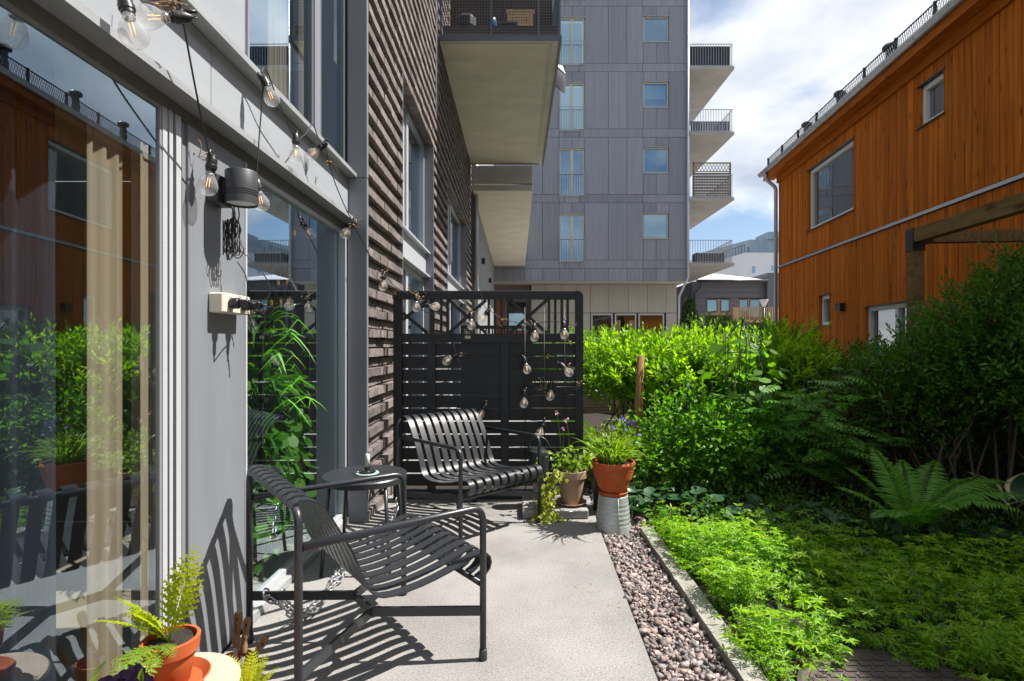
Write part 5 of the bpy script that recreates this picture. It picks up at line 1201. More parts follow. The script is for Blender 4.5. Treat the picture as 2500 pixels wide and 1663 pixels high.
# ================================================================== INSIDE THE ROOM
t = empty('pendant_lamp', (-1.55, 3.6, 2.4), 'cluster of bare pendant bulbs hanging inside the room', 'pendant lamp')
for k, (x, y, zb) in enumerate(((-1.48, 3.6, 1.98), (-1.55, 3.65, 1.66), (-1.63, 3.7, 1.66), (-1.50, 3.55, 1.52), (-1.57, 3.6, 1.52), (-1.66, 3.66, 1.52))):
    o = piece('bulb', BULB, t, (x, y, zb + .1), rot=(math.pi, 0, 0))
    for nm, me in (('socket', SOCK), ('filament', FILM)):
        q_ = bpy.data.objects.new(nm, me); COL.objects.link(q_); q_.parent = o
    MB().tube([(x, y, zb + .11), (x, y, 2.40)], .0022, 6).build('cord', M['rubber'], t)
t = empty('plant_stand', (-1.46, 3.15, 0), 'dark plant stand inside behind the window', 'plant stand')
for z in (.35, .95, 1.30): MB().box(-1.62, -1.32, 2.80, 3.45, z, z + .02).build('shelf', M['steel_dark'], t)
for x in (-1.61, -1.33):
    for y in (2.81, 3.44): MB().box(x - .01, x + .01, y - .01, y + .01, .012, 1.30).build('leg', M['steel_dark'], t)
# ================================================================== PLANTS
def nrm(a): return a / np.maximum(np.linalg.norm(a, axis=-1, keepdims=True), 1e-9)
def leaf_geo(pos, d, n, L, W, fold=.18, droop=.12, quad=False, t=.42):
    """leaves as folded blades; returns vertices, triangle indices"""
    d = nrm(d); n = n - d * (n * d).sum(-1, keepdims=True); n = nrm(n); s = np.cross(d, n)
    L = np.broadcast_to(np.asarray(L, float), (len(pos),))[:, None]; W = np.broadcast_to(np.asarray(W, float), (len(pos),))[:, None]
    m = pos + d * L * t; tip = pos + d * L - n * L * droop
    l = m + s * W / 2 + n * W * fold; r = m - s * W / 2 + n * W * fold
    N = len(pos)
    if quad:
        V = np.stack([pos, r, tip, l], 1).reshape(-1, 3); T = np.array([0, 1, 2, 0, 2, 3])
        return V, (T[None] + (np.arange(N) * 4)[:, None]).ravel()
    m2 = pos + d * L * .74 - n * L * droop * .45; l2 = m2 + s * W * .33 + n * W * fold * .7; r2 = m2 - s * W * .33 + n * W * fold * .7
    V = np.stack([pos, r, m, l, r2, m2, l2, tip], 1).reshape(-1, 3)
    T = np.array([0, 1, 2, 0, 2, 3, 1, 4, 5, 1, 5, 2, 2, 5, 6, 2, 6, 3, 4, 7, 5, 5, 7, 6])
    return V, (T[None] + (np.arange(N) * 8)[:, None]).ravel()
def join_geo(parts):
    Vs, Is, o = [], [], 0
    for V, I in parts: Vs.append(V); Is.append(I + o); o += len(V)
    return np.concatenate(Vs), np.concatenate(Is)
def lumps(p, seed, k=6.0):
    a = np.sin(p[:, 0] * k + seed) * np.sin(p[:, 1] * k * 1.1 + seed * 2.1) * np.sin(p[:, 2] * k * .9 + seed * .7)
    return a + .5 * np.sin(p[:, 0] * k * 2.3 + seed * 3) * np.sin(p[:, 2] * k * 2.1 + seed)
def twigs_in(ells, n, rg, seed, zmin=.02, surf=2.4, gap=.25):
    """points spread through lumpy ellipsoids, denser near the skin, with gaps"""
    P_, D_ = [], []; tot = sum(e[3] * e[4] * e[5] for e in ells)
    for (x, y, z, a, b, c) in ells:
        m = int(n * a * b * c / tot * 1.5) + 4; v = nrm(rg.normal(size=(m, 3))); r = rg.uniform(0, 1, m) ** (1 / surf)
        r = r * (1 + .16 * lumps(v * 1.4 + x, seed, 3.1)); p = np.array([x, y, z]) + v * r[:, None] * np.array([a, b, c])
        keep = (p[:, 2] > zmin) & (lumps(p, seed, 5.2) > -1.5 + gap * 3 * rg.uniform(.3, 1, m)); P_.append(p[keep]); D_.append(v[keep])
    return np.concatenate(P_)[: n * 2], np.concatenate(D_)[: n * 2]
def twig_leaves(base, d, ln, per, L, W, rg, up=.35, spread=.9, quad=False, fold=.18, droop=.12):
    n = len(base); t = np.linspace(.12, 1, per); ph = rg.uniform(0, 6.28, (n, 1)) + np.arange(per)[None] * 2.4
    o1 = nrm(np.cross(d, rg.normal(size=(n, 3)))); o2 = np.cross(d, o1)
    sd = o1[:, None] * np.cos(ph)[..., None] + o2[:, None] * np.sin(ph)[..., None]
    pos = base[:, None] + d[:, None] * (ln[:, None] * t[None])[..., None]
    ld = nrm(d[:, None] * (.45 + .5 * t[None, :, None]) + sd * spread * (1.1 - .6 * t[None, :, None]) + rg.normal(0, .16, (n, per, 3)) + np.array([0, 0, up * .3]))
    nr = np.array([0, 0, 1.0]) + rg.normal(0, .45, (n, per, 3)) + d[:, None] * .25
    sz = rg.uniform(.65, 1.15, (n, per)) * (1.08 - .35 * np.abs(t[None] - .5))
    return leaf_geo(pos.reshape(-1, 3), ld.reshape(-1, 3), nr.reshape(-1, 3), (L * sz).ravel(), (W * sz).ravel(), fold, droop, quad)
def stems_mesh(paths, r0, r1, name, mat, parent, n=5):
    f = MB()
    for p in paths: f.tube(p, [r0 + (r1 - r0) * i / (len(p) - 1) for i in range(len(p))], n)
    return f.build(name, mat, parent)
def bendy(a, b, rg, k=5, amp=.06):
    a, b = np.array(a), np.array(b); L = np.linalg.norm(b - a); out = []
    for i in range(k + 1):
        t = i / k; out.append(a + (b - a) * t + rg.normal(0, amp * L, 3) * math.sin(math.pi * t) * .8)
    return [Vector(v) for v in out]
def shrub(name, label, cat, ells, ntw, per, tl, L, W, mat, seed, zmin=.03, shoots=0, shoot_len=(.18, .4), up=.7, surf=2.4, gap=.25, nst=14, group=None, stem_mat='bark', quad=False, shoot_box=None, base_r=.25, stem_r=.012, young=None):
    rg = np.random.default_rng(seed); x0 = np.mean([e[0] for e in ells]); y0 = np.mean([e[1] for e in ells])
    T = empty(name, (x0, y0, 0), label, cat, group)
    p, v = twigs_in(ells, ntw, rg, seed, zmin, surf, gap); n = len(p)
    d = nrm(v * .75 + np.array([0, 0, up]) + rg.normal(0, .42, (n, 3)))
    parts = [twig_leaves(p, d, rg.uniform(*tl, n), per, L, W, rg, quad=quad)]; sp = []
    if shoots:
        es = ells; w = np.array([e[3] * e[4] for e in es]); pick = rg.choice(len(es), shoots, p=w / w.sum()); bs = []
        for i in pick:
            x, y, z, a, b, c = es[i]; th = rg.uniform(0, 6.28); rr = math.sqrt(rg.uniform(0, .85)); hx, hy = rr * math.cos(th), rr * math.sin(th)
            bs.append((x + a * hx, y + b * hy, z + c * math.sqrt(max(0, 1 - rr * rr)) * .86, hx, hy))
        bs = np.array(bs); dd = nrm(np.stack([bs[:, 3] * .85, bs[:, 4] * .85, np.ones(shoots)], 1) + rg.normal(0, .34, (shoots, 3))); ll = rg.uniform(*shoot_len, shoots)
        yv, yi = twig_leaves(bs[:, :3], dd, ll, per + 5, L * .92, W * .85, rg, spread=.75, quad=quad)
        if young: np_mesh('young_shoots', yv, 3, yi, young, T)
        else: parts.append((yv, yi))
        sp = [[Vector(bs[i, :3] - dd[i] * .1), Vector(bs[i, :3] + dd[i] * ll[i])] for i in range(shoots)]
    V, I = join_geo(parts); np_mesh('crown', V, 3, I, mat, T)
    paths = []
    for i in range(nst):
        e = ells[rg.integers(len(ells))]; th = rg.uniform(0, 6.28); q = rg.uniform(.2, .8)
        paths.append(bendy((e[0] + base_r * e[3] * rg.normal(), e[1] + base_r * e[4] * rg.normal(), -.02), (e[0] + e[3] * q * math.cos(th), e[1] + e[4] * q * math.sin(th), e[2] + e[5] * rg.uniform(.1, .75)), rg))
    f = MB()
    for q in paths: f.tube(q, [stem_r + (.003 - stem_r) * i / (len(q) - 1) for i in range(len(q))], 5)
    for q in sp: f.tube(q, [.003, .0012], 4)
    f.build('trunk', M[stem_mat], T); return T

# --- sunlit hedge shrubs in the middle
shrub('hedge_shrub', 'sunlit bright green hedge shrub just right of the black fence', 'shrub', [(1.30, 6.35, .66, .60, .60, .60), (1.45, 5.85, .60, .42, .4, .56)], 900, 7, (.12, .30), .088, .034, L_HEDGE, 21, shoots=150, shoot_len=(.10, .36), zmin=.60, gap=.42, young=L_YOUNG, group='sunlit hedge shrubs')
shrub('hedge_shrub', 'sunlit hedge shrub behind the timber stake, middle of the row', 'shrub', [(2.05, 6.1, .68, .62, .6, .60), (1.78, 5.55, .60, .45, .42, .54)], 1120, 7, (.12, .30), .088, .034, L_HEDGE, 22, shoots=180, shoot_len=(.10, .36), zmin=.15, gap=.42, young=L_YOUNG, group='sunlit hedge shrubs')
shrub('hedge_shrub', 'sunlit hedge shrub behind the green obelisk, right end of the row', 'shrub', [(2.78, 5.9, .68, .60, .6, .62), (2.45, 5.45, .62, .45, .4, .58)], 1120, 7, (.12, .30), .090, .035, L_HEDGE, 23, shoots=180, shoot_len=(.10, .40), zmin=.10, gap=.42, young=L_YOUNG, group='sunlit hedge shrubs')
shrub('flowering_shrub', 'olive green clipped shrub behind the sunlit hedge', 'shrub', [(3.4, 9.0, .95, .95, .8, .70), (4.4, 9.6, .95, .8, .7, .66)], 1300, 7, (.10, .2), .06, .024, L_HEDGE, 24, shoots=60, shoot_len=(.1, .22))
shrub('raised_bed_shrub', 'light green shrub on the raised bed behind the fence', 'shrub', [(1.15, 10.5, .85, .9, .5, .62), (.2, 10.6, .75, .7, .45, .5), (2.1, 10.5, .85, .7, .5, .6)], 1300, 7, (.12, .24), .075, .028, L_HEDGE, 25, zmin=.3, shoots=50)
shrub('low_bright_plant', 'low yellow green plant by the lawn right of the fence', 'plant', [(.98, 5.15, .18, .26, .35, .22), (.82, 4.85, .10, .16, .22, .16)], 260, 6, (.08, .18), .06, .03, L_POT, 26, zmin=.0, nst=5, stem_mat='stem_green')
# --- shaded hedge along the orange house
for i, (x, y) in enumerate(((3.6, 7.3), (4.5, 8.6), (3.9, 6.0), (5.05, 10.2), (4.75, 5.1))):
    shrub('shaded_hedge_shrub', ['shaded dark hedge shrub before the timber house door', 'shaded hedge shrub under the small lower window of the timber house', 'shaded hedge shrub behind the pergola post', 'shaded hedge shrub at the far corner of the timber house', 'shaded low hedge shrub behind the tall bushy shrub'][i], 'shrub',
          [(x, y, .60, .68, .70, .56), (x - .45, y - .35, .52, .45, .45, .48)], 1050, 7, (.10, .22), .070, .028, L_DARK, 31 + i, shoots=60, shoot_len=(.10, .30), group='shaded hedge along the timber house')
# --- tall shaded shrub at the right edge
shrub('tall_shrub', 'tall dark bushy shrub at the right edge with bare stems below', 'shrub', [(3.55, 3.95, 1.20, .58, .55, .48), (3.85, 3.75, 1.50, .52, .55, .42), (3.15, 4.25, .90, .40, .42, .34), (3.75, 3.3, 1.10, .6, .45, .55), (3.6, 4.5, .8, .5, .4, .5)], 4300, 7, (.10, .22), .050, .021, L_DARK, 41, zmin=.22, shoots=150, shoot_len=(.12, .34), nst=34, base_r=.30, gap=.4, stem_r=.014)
shrub('bronze_shrub', 'low bronze leaved shrub in the shade before the tall shrub', 'shrub', [(2.95, 4.55, .62, .48, .40, .40), (3.35, 4.7, .65, .4, .35, .36)], 620, 7, (.08, .18), .040, .018, L_BARB, 42, zmin=.2, nst=18, shoots=30, shoot_len=(.08, .2))
# --- thuja in the distance
p = P(1683, 800, 19.0)
rg = np.random.default_rng(51); T = empty('thuja_tree', (p.x, 19, 0), 'small dark conical thuja standing far behind the hedge', 'tree'); n = 2600
zz = rg.uniform(.2, 2.80, n); rr = np.sqrt(rg.uniform(.2, 1, n)) * .40 * np.sqrt(np.clip((2.86 - zz) / 1.6, 0, 1)); th = rg.uniform(0, 6.28, n)
ps = np.stack([p.x + rr * np.cos(th), 19 + rr * np.sin(th), zz], 1); dd = np.stack([np.cos(th) * .5, np.sin(th) * .5, np.ones(n)], 1) + rg.normal(0, .25, (n, 3))
V, I = leaf_geo(ps, dd, np.stack([np.cos(th), np.sin(th), .2 + 0 * th], 1) + rg.normal(0, .4, (n, 3)), rg.uniform(.1, .2, n), .05, quad=True); np_mesh('crown', V, 3, I, L_THUJA, T)
MB().tube([(p.x, 19, 0), (p.x, 19, 2.2)], [.06, .01], 8).build('trunk', M['bark'], T)

# --- compound leaves: pinnate shrub, ferns
def frond(npair, wmax, lw, arch=.5, sub=0, tipw=.25, base=.12, zig=0, seed=0, petiole=.06, lift=.1):
    """unit-length frond along +x, arching down in z; returns V, I"""
    rg = np.random.default_rng(seed); t = np.linspace(base, .985, npair); w = wmax * (np.sin(np.pi * (t - base * .3) ** .8) ** .8 * (1 - tipw) + tipw * (1 - t))
    def rach(u): return np.stack([u * (1 - .12 * arch * u), 0 * u, lift * u - arch * u * u * .55], -1)
    c = rach(t); tg = nrm(rach(t + .01) - rach(t - .01)); parts = []
    for s in (-1, 1):
        n = np.cross(tg, np.array([0, s, 0.])) * s; n = np.where(n[:, 2:3] < 0, -n, n)
        d = nrm(np.array([0, s, 0.]) * 1.0 + tg * (.28 + .5 * t[:, None] ** 2) - n * .10 + rg.normal(0, .05, (npair, 3)))
        if sub == 0: parts.append(leaf_geo(c, d, n + rg.normal(0, .08, (npair, 3)), w, lw * (w / wmax) ** .5 + .004, fold=.10, droop=.14, t=.30))
        else:
            for i in range(npair):
                k = max(3, int(sub * w[i] / wmax)); u = np.linspace(.10, .93, k); pc = c[i] + d[i] * (u * w[i])[:, None]; sw = w[i] * .34 * (1 - u * .7)
                for s2 in (-1, 1):
                    q = np.cross(n[i], d[i]) * s2; parts.append(leaf_geo(pc, q * .85 + d[i] * .65 + rg.normal(0, .1, (k, 3)), np.repeat(n[i][None], k, 0) + rg.normal(0, .15, (k, 3)), sw, sw * .75, fold=.1, droop=.1, quad=True))
                parts.append(leaf_geo(c[i][None], d[i][None], n[i][None], w[i], w[i] * .20, fold=.05, droop=.05, t=.35)); parts.append(leaf_geo((c[i] + d[i] * w[i] * .8)[None], d[i][None], n[i][None], w[i] * .22, w[i] * .09, quad=True))
    u = np.linspace(-petiole, 1, 14); ctr = rach(np.maximum(u, 0)) + np.stack([np.minimum(u, 0), 0 * u, np.minimum(u, 0) * .3], -1); wd = .012 * (1.05 - np.maximum(u, 0)) * (.6 if sub == 0 else .9)
    Vr = np.concatenate([ctr + np.array([0, 1, 0]) * wd[:, None], ctr - np.array([0, 1, 0]) * wd[:, None], ctr + np.array([0, 0, -1]) * wd[:, None]]); I = []
    for i in range(13):
        for a, b in ((0, 14), (14, 28), (28, 0)): I += [a + i, b + i, b + i + 1, a + i, b + i + 1, a + i + 1]
    parts.append((Vr, np.array(I))); return join_geo(parts)
def xform(V, loc, az, el, sc, roll=0.0):
    m = Matrix.Translation(Vector(loc)) @ Matrix.Rotation(az, 4, 'Z') @ Matrix.Rotation(-el, 4, 'Y') @ Matrix.Rotation(roll, 4, 'X') @ Matrix.Scale(sc, 4)
    A = np.array(m); return V @ A[:3, :3].T + A[:3, 3]
# tiered pinnate shrub in front of the hedge
rg = np.random.default_rng(61); T = empty('pinnate_shrub', (2.55, 4.55, 0), 'green shrub with tiers of feathery pinnate leaves beside the big fern', 'shrub')
FR = [frond(8, .27, .105, arch=.65, tipw=.35, seed=s, base=.16, petiole=.05) for s in range(4)]; parts = []; paths = []
for k in range(36):
    th = rg.uniform(0, 6.28); rr = math.sqrt(rg.uniform(0, 1)); top = Vector((2.42 + .66 * rr * math.cos(th), 4.42 + .44 * rr * math.sin(th), rg.uniform(.62, 1.20) * (1 - .25 * rr)))
    bs = Vector((2.42 + rg.normal(0, .14), 4.5 + rg.normal(0, .1), 0)); pth = bendy(bs, top, rg, 6, .04); paths.append(pth)
    for j in range(13):
        u = .38 + .62 * j / 12; i = min(int(u * 6), 5); f_ = u * 6 - i; c = pth[i].lerp(pth[i + 1], f_)
        V, I = FR[rg.integers(4)]; parts.append((xform(V, c, rg.uniform(0, 6.28) if j < 12 else rg.uniform(3.2, 5.5), rg.uniform(-.05, .45), rg.uniform(.19, .31), rg.normal(0, .2)), I))
V, I = join_geo(parts); np_mesh('crown', V, 3, I, L_PINNATE, T)
f = MB()
for q in paths: f.tube(q, [.006 - .004 * i / 6 for i in range(7)], 5)
f.build('trunk', M['bark'], T)
# the big fern
def fmesh(nm, V, I, mat):
    o = np_mesh(nm, V, 3, I, mat); me = o.data; bpy.data.objects.remove(o); return me
FNX, FNY = 2.44, 3.34
FMD = [fmesh('frond', *frond(34, .22, .028, arch=1.25, seed=75 + s, tipw=.12, base=.10, lift=.55), L_FERN) for s in range(2)]
T = empty('big_fern', (FNX, FNY, 0), 'big green fern with arching fronds in the shade', 'fern')
FM = [fmesh('frond', *frond(34, .21, .026, arch=.75, seed=70 + s, tipw=.12, base=.10, lift=.32), L_FERN) for s in range(3)]
for (az, el, sc, roll) in ((95, 62, .60, 0), (38, 44, .66, .1), (5, 34, .80, -.05), (-35, 40, .68, .1), (-100, 42, .56, 0), (-65, 38, .66, 0), (-140, 34, .46, .1), (168, 38, .52, 0), (135, 52, .52, .2), (62, 50, .58, 0), (205, 30, .45, 0)):
    o = piece('frond', FMD[abs(int(az)) % 2] if (az < 20 or az > 190) else FM[abs(int(az)) % 3], T, (FNX, FNY, .10))
    o.rotation_mode = 'XYZ'; o.matrix_basis = Matrix.Translation((FNX + .03 * math.cos(R(az)), FNY + .03 * math.sin(R(az)), .10)) @ Matrix.Rotation(R(az), 4, 'Z') @ Matrix.Rotation(-R(el), 4, 'Y') @ Matrix.Rotation(roll, 4, 'X') @ Matrix.Scale(sc, 4)
# small yellow fern in the pot
FS = [fmesh('frond', *frond(14, .22, .05, arch=.5, sub=6, seed=80 + s, tipw=.10, base=.12, lift=.25), L_FERN_Y) for s in range(3)]
FSD = [fmesh('frond', *frond(13, .20, .05, arch=.7, sub=6, seed=90 + s, tipw=.10, base=.05, lift=.2), L_POT) for s in range(2)]
def put_frond(par, me, loc, az, el, sc, roll=0):
    o = piece('frond', me, par, loc); o.matrix_basis = Matrix.Translation(loc) @ Matrix.Rotation(R(az), 4, 'Z') @ Matrix.Rotation(-R(el), 4, 'Y') @ Matrix.Rotation(roll, 4, 'X') @ Matrix.Scale(sc, 4); return o
T = empty('yellow_fern', (DX, DY, .445), 'yellow green fern growing in the small terracotta pot', 'fern')
for (az, el, sc, roll, k) in ((28, 76, .27, 1.2, 0), (60, 66, .17, -.6, 1), (182, 42, .20, .9, 2), (200, 28, .21, .5, 0), (165, 26, .17, .2, 1), (210, 50, .14, .3, 2)): put_frond(T, FS[k], (DX - .005, DY, .445), az, el, sc, roll)
for (az, el, sc) in ((-100, 10, .17), (-70, 0, .16), (-40, 15, .12), (-130, 8, .13)): put_frond(T, FSD[int(abs(az)) % 2], (DX - .01, DY - .03, .45), az, el, sc)
pot('fern_pot', (-.80, 1.60, 0), [(.05, 0), (.07, .17), (.078, .172), (.08, .20), (.073, .20), (.07, .18), (0, .18)], 'terracotta', 'terracotta pot at the bottom edge below the hand tools')
T = empty('yellow_fern', (-.80, 1.60, .2), 'yellow green fern tips at the bottom edge below the hand tools', 'fern')
for (az, el, sc, k) in ((100, 62, .15, 0), (60, 58, .14, 1), (150, 55, .15, 2), (20, 45, .13, 0), (190, 50, .14, 1), (-60, 50, .12, 2)): put_frond(T, FS[k], (-.80, 1.60, .195), az, el, sc)
# dark pansies in front
pot('clay_stand', (-.935, 1.08, 0), [(.13, 0), (.13, .27), (.0, .27)], 'terracotta_pale', 'pale clay stand below the dark pansies')
pot('pansy_pot', (-.935, 1.08, 0), [(.05, .271), (.07, .38), (.076, .40), (.07, .40), (.066, .38), (0, .38)], 'terracotta', 'terracotta pot with dark pansies at the lower left edge')
T = empty('pansy_plant', (-.935, 1.08, .40), 'near black pansies blooming at the lower left edge', 'flowers'); rg = np.random.default_rng(77)
n = 70; pp = np.stack([-.935 + rg.normal(0, .07, n), 1.12 + rg.normal(0, .06, n), .42 + rg.uniform(0, .09, n)], 1); V, I = leaf_geo(pp, rg.normal(0, 1, (n, 3)) + [0, 0, .3], np.array([[0, 0, 1.]]) + rg.normal(0, .4, (n, 3)), .04, .02); np_mesh('leaves', V, 3, I, L_POT, T)
def flower(par, c, face, r, mat, npet=5, seed=0, cm=None):
    rd = np.random.default_rng(seed); face = Vector(face).normalized(); u = face.orthogonal().normalized(); v = face.cross(u); f = MB()
    for k in range(npet):
        a = 2 * math.pi * k / npet + rd.uniform(-.2, .2); d_ = u * math.cos(a) + v * math.sin(a); s_ = face.cross(d_); rr = r * rd.uniform(.85, 1.1); c_ = Vector(c)
        pts = [c_] + [c_ + d_ * rr * (.5 + .5 * math.cos(b)) + s_ * rr * .52 * math.sin(b) + face * rr * (.12 + .12 * math.cos(b * 2) + rd.uniform(-.05, .05)) for b in np.linspace(-2.6, 2.6, 9)]
        f.add(pts, [(0, i, i + 1) for i in range(1, 9)], True)
    return f.build('bloom', mat, par)
for k, (x, y, Y) in enumerate(((332, 1645, 1.22), (298, 1660, 1.18), (350, 1668, 1.2), (262, 1672, 1.15), (325, 1680, 1.17))): flower(T, P(x, y, Y), (.3, -.8, .5), .020, M['pansy'], 5, k)

# --- ground cover: whorled woodruff, one carpet
def carpet_edge(x): return 3.72 - .46 * (x - .93)
rg = np.random.default_rng(91); parts = []; stems = []; n = 5600
xx = rg.uniform(.93, 3.4, n * 2); yy = rg.uniform(1.15, 3.8, n * 2); ok = (yy < np.array([carpet_edge(v) for v in xx]) + rg.normal(0, .05, n * 2))
dm = np.hypot(xx - MX, yy - MY_); ok &= (dm > .33 + .08 * np.sin(np.arctan2(yy - MY_, xx - MX) * 5)); ok &= ~((yy < 2.52 - .18 * (xx - 1.1)) & (yy > 2.30 - .18 * (xx - 1.1)) & (xx > 1.10) & (xx < 1.9))
ok &= ~((np.hypot(xx - 1.02, yy - 2.42) < .10)); ok &= (np.sin(xx * 7.3 + 2 * np.sin(yy * 3.1)) * np.sin(yy * 8.2 + 1.7 * np.sin(xx * 2.7)) + .35 * np.sin(xx * 19 + yy * 13) > -.62 + rg.normal(0, .2, n * 2))
xx, yy = xx[ok][:n], yy[ok][:n]; m = len(xx); hh = .035 + .10 * rg.uniform(.1, 1, m) ** 1.5 + .12 * np.clip(np.sin(xx * 5.3 + 2.1 * np.sin(yy * 2.3)) * np.sin(yy * 6.1 + 1 + xx) + .35, 0, 1.2) * rg.uniform(.4, 1, m); tilt = rg.normal(0, .06, (m, 2))
NL = 7
for lev in range(3):
    z = hh * (1 - .30 * lev); c = np.stack([xx + tilt[:, 0] * (1 - .4 * lev), yy + tilt[:, 1] * (1 - .4 * lev), z], 1); ph = rg.uniform(0, 6.28, m)
    a = ph[:, None] + np.arange(NL)[None] * 2 * np.pi / NL + rg.normal(0, .12, (m, NL)); up = rg.normal(.15, .22, (m, NL)) + rg.normal(0, .3, (m, 1)) - .12 * lev
    d = np.stack([np.cos(a), np.sin(a), up], -1); ax = np.repeat(np.stack([tilt[:, 0] * 6, tilt[:, 1] * 6, np.ones(m)], 1)[:, None], NL, 1) + rg.normal(0, .12, (m, NL, 3))
    ln = rg.choice([.016, .023, .030, .038, .046], (m, 1), p=[.14, .24, .32, .22, .08]) * rg.uniform(.8, 1.15, (m, NL)) * (1 if lev == 0 else .85)
    parts.append(leaf_geo(np.repeat(c[:, None], NL, 1).reshape(-1, 3), d.reshape(-1, 3), ax.reshape(-1, 3), ln.ravel(), (ln * .27).ravel(), fold=.1, droop=.22, quad=True, t=.5))
b0 = np.stack([xx, yy, 0 * xx - .02], 1); t0 = np.stack([xx + tilt[:, 0], yy + tilt[:, 1], hh], 1); V = np.stack([b0 + [.0012, 0, 0], b0 - [.0012, 0, 0], t0], 1).reshape(-1, 3); parts.append((V, np.arange(len(V))))
# a few paler whorls stand out
kk = rg.choice(m, 420, replace=False); a = rg.uniform(0, 6.28, (420, 1)) + np.arange(8)[None] * .785; c = np.stack([xx[kk] + tilt[kk, 0], yy[kk] + tilt[kk, 1], hh[kk] + rg.uniform(.01, .05, 420)], 1)
yg = leaf_geo(np.repeat(c[:, None], 8, 1).reshape(-1, 3), np.stack([np.cos(a), np.sin(a), rg.normal(.2, .3, (420, 8))], -1).reshape(-1, 3), np.array([[0, 0, 1.]]) + rg.normal(0, .25, (420 * 8, 3)), rg.uniform(.018, .048, 420).repeat(8), .010, fold=.1, droop=.2)
tag(np_mesh('pale_woodruff_tips', yg[0], 3, yg[1], L_YOUNG), 'paler yellow green woodruff tips above the carpet', 'ground cover', kind='stuff')
V, I = join_geo(parts); tag(np_mesh('woodruff_carpet', V, 3, I, L_GROUND), 'carpet of whorled woodruff leaves between kerb and ginger', 'ground cover', kind='stuff')
n = 260; k_ = rg.integers(0, m, n); c = np.stack([xx[k_], yy[k_], hh[k_] + rg.uniform(.02, .07, n)], 1); fl = []
for j in range(6): fl.append(leaf_geo(c + rg.normal(0, .010, (n, 3)), rg.normal(0, 1, (n, 3)), rg.normal(0, 1, (n, 3)), .006, .006, quad=True))
V, I = join_geo(fl); tag(np_mesh('woodruff_seed_heads', V, 3, I, M['kerb']), 'tiny pale seed heads above the woodruff', 'seed heads', kind='stuff')
# small dry bits blown over patio, gravel and kerb
n = 520; e_ = rg.uniform(0, 1, n); ly_ = rg.uniform(1.4, 4.4, n); pe_ = np.array([patio_edge(v) for v in ly_]); lx_ = np.where(e_ < .40, rg.uniform(.58, .92, n), np.where(e_ < .72, pe_ - rg.exponential(.10, n), -1.17 + rg.exponential(.14, n)))
lz_ = np.where(lx_ > pe_, np.where(lx_ > .83, .028, .004), .0035); V, I = leaf_geo(np.stack([lx_, ly_, lz_], 1), np.stack([rg.normal(size=n), rg.normal(size=n), .05 * rg.normal(size=n)], 1), np.array([[0, 0, 1.]]) + rg.normal(0, .25, (n, 3)), rg.choice([.006, .010, .018, .035], n, p=[.45, .3, .17, .08]), rg.uniform(.0015, .006, n)); tag(np_mesh('dry_litter', V, 3, I, M['dry']), 'scattered dry plant bits on patio and gravel', 'leaf litter', kind='stuff')
# leaf litter
n = 500; lx_ = rg.uniform(.95, 3.2, n); ly_ = rg.uniform(1.2, 4.4, n); V, I = leaf_geo(np.stack([lx_, ly_, .012 + 0 * lx_ + rg.uniform(0, .015, n)], 1), np.stack([rg.normal(size=n), rg.normal(size=n), 0 * lx_], 1), np.array([[0, 0, 1.]]) + rg.normal(0, .3, (n, 3)), .035, .016); tag(np_mesh('leaf_litter', V, 3, I, M['dry']), 'dry brown leaf litter on the soil', 'leaf litter', kind='stuff')

# --- wild ginger patch: round glossy leaves
def round_leaf(seed):
    rd = random.Random(seed); vs_ = [(0, 0, 0)]; fs = []
    for ring, q in enumerate((.5, 1.0)):
        for k in range(14):
            a = -2.75 + 5.5 * k / 13; r = q * (1 - .12 * (abs(a) / 2.75) ** 4); vs_.append((r * math.cos(a) + .15 * q, r * math.sin(a) * 1.08, .16 * q * q + rd.uniform(-.02, .02) + .05 * abs(math.sin(a)) * q))
    fs = [(0, 1 + k, 2 + k) for k in range(13)] + [(1 + k, 15 + k, 16 + k, 2 + k) for k in range(13)]
    me = MB().add(vs_, fs, True).mesh('leaf'); me.materials.append(L_GINGER); return me
GM = [round_leaf(s) for s in range(3)]
def ginger(label, spots, seed):
    rd = random.Random(seed); T = empty('ginger_plant', spots[0] + (0,), label, 'plant', 'wild ginger')
    f = MB()
    for (x, y) in spots:
        z = rd.uniform(.05, .15); sc = rd.uniform(.038, .062); piece('leaf', GM[rd.randrange(3)], T, (x, y, z), (sc,) * 3, (rd.uniform(-.45, .35) - .15, rd.uniform(-.35, .45), rd.uniform(0, 6.28)))
        f.tube([(x + rd.uniform(-.03, .03), y + rd.uniform(-.03, .03), -.02), (x, y, z - .002)], .0022, 4)
    tag(f.build('stalks', M['stem_green'], T), kind='stuff')
rd = random.Random(8)
def band(x0, x1, n): return [((x := rd.uniform(x0, x1)), carpet_edge(x) + rd.uniform(.02, .62 if x < 2.1 else .42)) for _ in range(n)]
